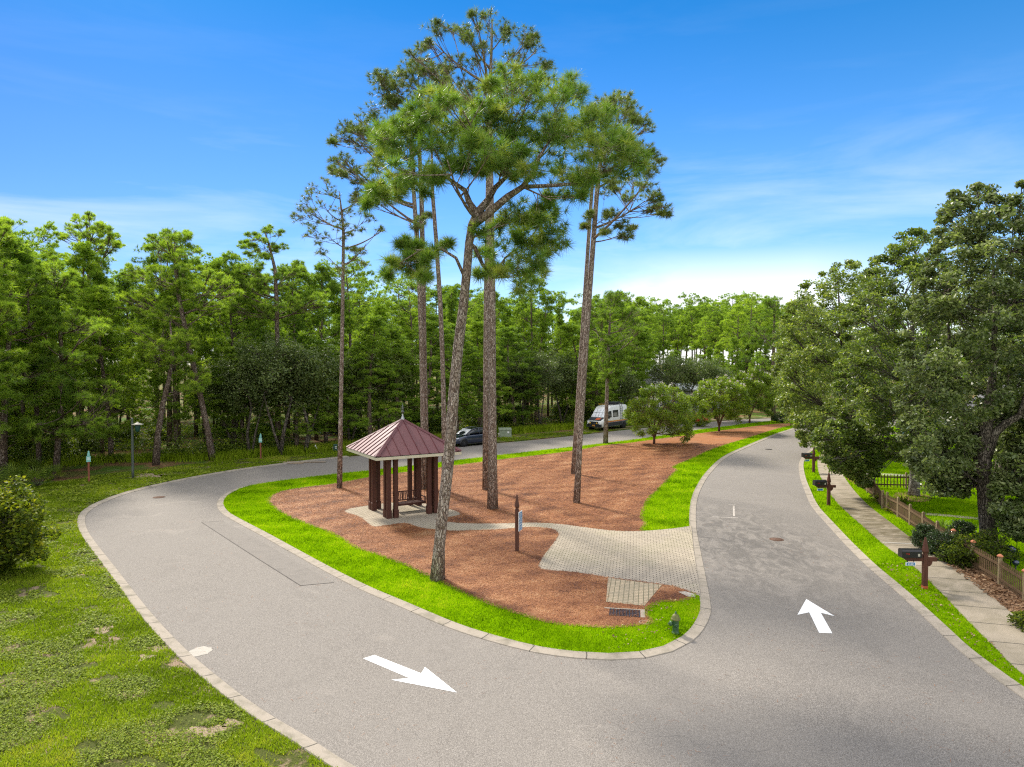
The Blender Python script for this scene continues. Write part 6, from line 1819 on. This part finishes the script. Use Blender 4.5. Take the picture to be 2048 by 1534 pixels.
for i, (sd_i, H, R) in enumerate(((671, 2.2, 1.3), (672, 3.0, 1.5), (673, 1.6, 1.2))):
    add_proto('shrub', proto_oak(sd_i, H, R, 60, 55, .18, .06, .45), 4, M_UNDER, 'wood_shrub', 'shrub', M_BARK_OAK)
for i, (sd_i, H) in enumerate(((661, 20), (662, 21.5), (663, 19))):
    add_proto('far', proto_pine(sd_i, H, .55, 3.4, ('round', 'umbrella', 'round')[i], 95, 14, 13, .4, .075, .1 * i, 12, crad=.75), 3, M_NEEDLE_BG, 'pine_tree', 'pine tree')

rw = random.Random(21)
placed = []
def put(kind, x, y, s=1.0, rz=None, lab=None, which=None):
    lst = protos[kind]
    e = lst[which if which is not None else rw.randrange(len(lst))]
    if not e[1]:
        o = e[0]; e[1] = True
    else:
        o = copy_tree(e[0])
    o.location = (x, y, 0)
    o.rotation_euler = (0, 0, rz if rz is not None else rw.uniform(0, 6.283))
    o.scale = (s * rw.uniform(.92, 1.1), s * rw.uniform(.92, 1.1), s)
    o['label'] = lab or LAB[kind]
    if lab:
        if 'group' in o.keys(): del o['group']
    else:
        o['group'] = GRP[kind]
    placed.append((x, y))
    return o
def free(x, y, d): return all((x - a) ** 2 + (y - b) ** 2 > d * d for a, b in placed)
def put_px(kind, px, py, top, **kw):
    p = U(px, py); H = CAMH + (722.7 - top) / FPX * p.y
    lst = protos[kind]; w = kw.pop('which', rw.randrange(len(lst)))
    h0 = {'bushy': (15, 16.5, 14), 'round': (17, 18.5, 16.5), 'umbrella': (18.5, 19), 'ragged': (16.5, 17.5), 'oak': (8, 9.5, 6.8), 'far': (20, 21.5, 19)}[kind][w]
    return put(kind, p.x, p.y, H / h0, which=w, **kw)
for px_, py_, tp_, sc_ in ((20, 955, 500, 1.45), (212, 918, 590, 1.3), (-120, 985, 470, 1.4), (165, 908, 500, 1.25)):
    o = put_px('bushy', px_, py_, tp_); o.scale = (o.scale[0] * sc_, o.scale[1] * sc_, o.scale[2])
# trees one can pick out
placed.append(tuple(U(176, 880).to_2d()))
put_px('bushy', 70, 935, 520, lab='bushy pine at the far left with foliage down to the ground', which=0)
placed.append(tuple(U(150, 925).to_2d()))
put_px('ragged', 205, 905, 520, lab='slender pine with bare lower trunk behind the lamp post', which=0)
placed.append(tuple(U(312, 928).to_2d()))
placed.append(tuple(U(418, 922).to_2d()))
placed.append(tuple(U(-70, 960).to_2d()))
placed.append(tuple(U(556, 900).to_2d()))
put_px('round', 340, 895, 480)
put_px('round', 470, 900, 520)
put_px('bushy', 640, 880, 545)
for px, py, top in ((500, 912, 690), (560, 912, 660), (610, 905, 680), (470, 905, 715), (700, 890, 690), (760, 884, 680), (1080, 858, 690), (1045, 858, 715), (1125, 852, 700), (1245, 846, 735)):
    put_px('oak', px, py, top)
put_px('oak', 1335, 842, 700, which=1, lab='wide dark oak in front of the grey gabled house'); put_px('oak', 1392, 841, 705, which=0, lab='spreading dark oak beside the porch of the grey house'); put_px('oak', 1430, 839, 722, lab='dark oak at the right of the grey house')
BUSHY_EDGE = [(655, 893, 700), (735, 892, 640), (800, 884, 660), (850, 878, 640), (905, 872, 660), (960, 866, 650), (1020, 860, 665), (1165, 850, 655), (1200, 847, 670), (1262, 842, 660), (590, 902, 700), (480, 905, 690)]
edge = [(-500, 985), (-200, 975), (0, 932), (230, 915), (430, 912), (620, 897), (700, 889), (880, 874), (1000, 862), (1150, 850), (1280, 842)]
def edge_y(px):
    for (a, b), (c, d) in zip(edge[:-1], edge[1:]):
        if a <= px <= c: return b + (d - b) * (px - a) / (c - a)
    return 842
for px_, py_, tp_ in BUSHY_EDGE:
    o = put_px('bushy', px_ + rw.uniform(-8, 8), py_, tp_); w_ = 1.5 * o.scale[2] ** -.35; o.scale = (o.scale[0] * w_, o.scale[1] * w_, o.scale[2])
kinds = ['round', 'round', 'bushy', 'bushy', 'umbrella', 'ragged']
n_ = 0
for i in range(6000):
    if n_ >= 150: break
    px = rw.uniform(-330, 1285)
    e = U(px, edge_y(px) - 3)
    t = rw.random() ** 1.25 * 52
    dirv = Vector((e.x, e.y)).normalized()
    x, y = e.x + dirv.x * t, e.y + dirv.y * t
    if not free(x, y, 3.2 + t * .03): continue
    far_ = t > 28
    kd = rw.choice(kinds if not far_ else ['round', 'umbrella', 'round', 'bushy'])
    put(kd, x, y, rw.uniform(.80, 1.10) * (1.02 if far_ else .96)); n_ += 1
n_ = 0
for i in range(4000):
    if n_ >= 20: break
    px = rw.uniform(-250, 1260); e = U(px, edge_y(px)); t = rw.uniform(0, 22)
    dirv = Vector((e.x, e.y)).normalized(); x, y = e.x + dirv.x * t, e.y + dirv.y * t
    if not free(x, y, 2.3): continue
    put('oak', x, y, rw.uniform(.75, 1.05)); n_ += 1
n_ = 0
for i in range(3000):
    if n_ >= 60: break
    px = rw.uniform(-250, 1270); e = U(px, edge_y(px)); t = rw.uniform(.5, 16)
    if 200 < px < 430 and t < 7: continue
    dirv = Vector((e.x, e.y)).normalized(); x, y = e.x + dirv.x * t, e.y + dirv.y * t
    if not free(x, y, 1.3): continue
    put('shrub', x, y, rw.uniform(.7, 1.2)); n_ += 1
n_ = 0
for i in range(5000):
    if n_ >= 78: break
    px = rw.uniform(1180, 1640); Y = rw.uniform(112, 205)
    x = (px - 1024) / FPX * Y
    if not free(x, Y, 4.2): continue
    if 1265 < px < 1420 and Y < 122: continue
    H = rw.uniform(.86, 1.0)
    put('far', x, Y, H * (7.7 + 118 / FPX * Y) / 20.0); n_ += 1
for px, Y in [(rw.uniform(1270, 1640), rw.uniform(118, 150)) for _ in range(22)] + [(px_, 124 + (px_ % 7)) for px_ in range(1290, 1600, 30)]:
    put('bushy', (px - 1024) / FPX * Y, Y, rw.uniform(.45, .7))
for px, Y in ((1470, 106), (1520, 109), (1590, 108), (1640, 104), (1440, 112), (1560, 116)):
    put('bushy', (px - 1024) / FPX * Y, Y, rw.uniform(.55, .8))
# behind the right hand oaks
LAB_R = 'green tree filling the gap behind the pavement oaks and the house'
n_ = 0
for i in range(3000):
    if n_ >= 26: break
    px = rw.uniform(1660, 2300); Y = rw.uniform(66, 120); x = (px - 1024) / FPX * Y
    if not free(x, Y, 4.0): continue
    if 1960 < px < 2300 and Y < 72: continue
    o = put('round', x, Y, rw.uniform(.55, .75)); o['label'] = LAB_R; o['group'] = 'trees behind the pavement oaks'; n_ += 1
# palmettos
for px, py, s in ((75, 975, 1.0), (-20, 985, 1.1), (105, 960, .8), (60, 950, .9), (240, 925, .6), (455, 912, .6)):
    o = copy_tree(pal); p = U(px, py); o.location = (p.x, p.y, 0); o.rotation_euler = (0, 0, rw.uniform(0, 6)); o.scale = (s, s, s)
# fallen logs and stump near the lamp post
for (a, b, r_, lab) in (((275, 893), (294, 890), .11, 'grey fallen log lying in the litter beside the lamp post'), ((318, 905), (352, 901), .13, 'dark fallen log behind the straight trunk right of the lamp post')):
    A, Bq = U(*a), U(*b)
    o = thing('fallen_log', lab, 'log', (A.x, A.y, .1))
    m = MB(); m.tube([Vector((0, 0, 0)), (Bq - A) * .5 + Vector((0, .1, .05)), Bq - A + Vector((0, 0, .02))], [r_, r_ * .9, r_ * .7], 9); m.build('log', M_BARK_GREY, o)

# undergrowth: low leafy plants and long grass that nobody could count
ru = np.random.default_rng(77)
pts = []
for i in range(7500):
    px = ru.uniform(-350, 1290); e = U(px, edge_y(px)); t = ru.uniform(-1.2, 1) if ru.random() < .42 else ru.random() ** 1.3 * 40
    dv = Vector((e.x, e.y)).normalized()
    pts.append((e.x + dv.x * t, e.y + dv.y * t))
P = np.array(pts); pk = patchy(P[:, 0], P[:, 1], .35, 31); P = P[pk > -.35]
NN = len(P); kf = 26
hgt = ru.gamma(2.2, .30, NN); 
C0 = np.repeat(np.concatenate([P, np.zeros((NN, 1))], 1), kf, 0)
off = ru.normal(0, 1, (NN * kf, 3)) * np.array([.38, .38, 0]); off[:, 2] = np.abs(ru.normal(0, .6, NN * kf)) * np.repeat(hgt, kf) + .05
V, T = leaves(C0 + off, np.clip(np.repeat(ru.normal(.5, .2, NN), kf), 0, 1), .21, ru, .5)
o = link(bpy.data.objects.new('undergrowth', np_mesh('undergrowth', V, 4, M_UNDER, T)))
tag(o, 'low leafy undergrowth covering the floor of the wood', 'undergrowth', None, 'stuff')
pts = []
for i in range(26000):
    px = ru.uniform(430, 1290) if ru.random() < .8 else ru.uniform(-300, 430); e = U(px, edge_y(px) + 6); t = ru.normal(0, .8)
    dv = Vector((e.x, e.y)).normalized(); pts.append((e.x + dv.x * t, e.y + dv.y * t))
tag(blade_mesh('long_grass', np.array(pts), 0.0, .55, .03, M_WEED, .5, 40, 41, .4), 'unmown long grass along the front of the wood', 'grass')
# drop prototypes nobody placed
for kd, lst in protos.items():
    for o, used in lst:
        if not used: put(kd, rw.uniform(-60, 60), 140)
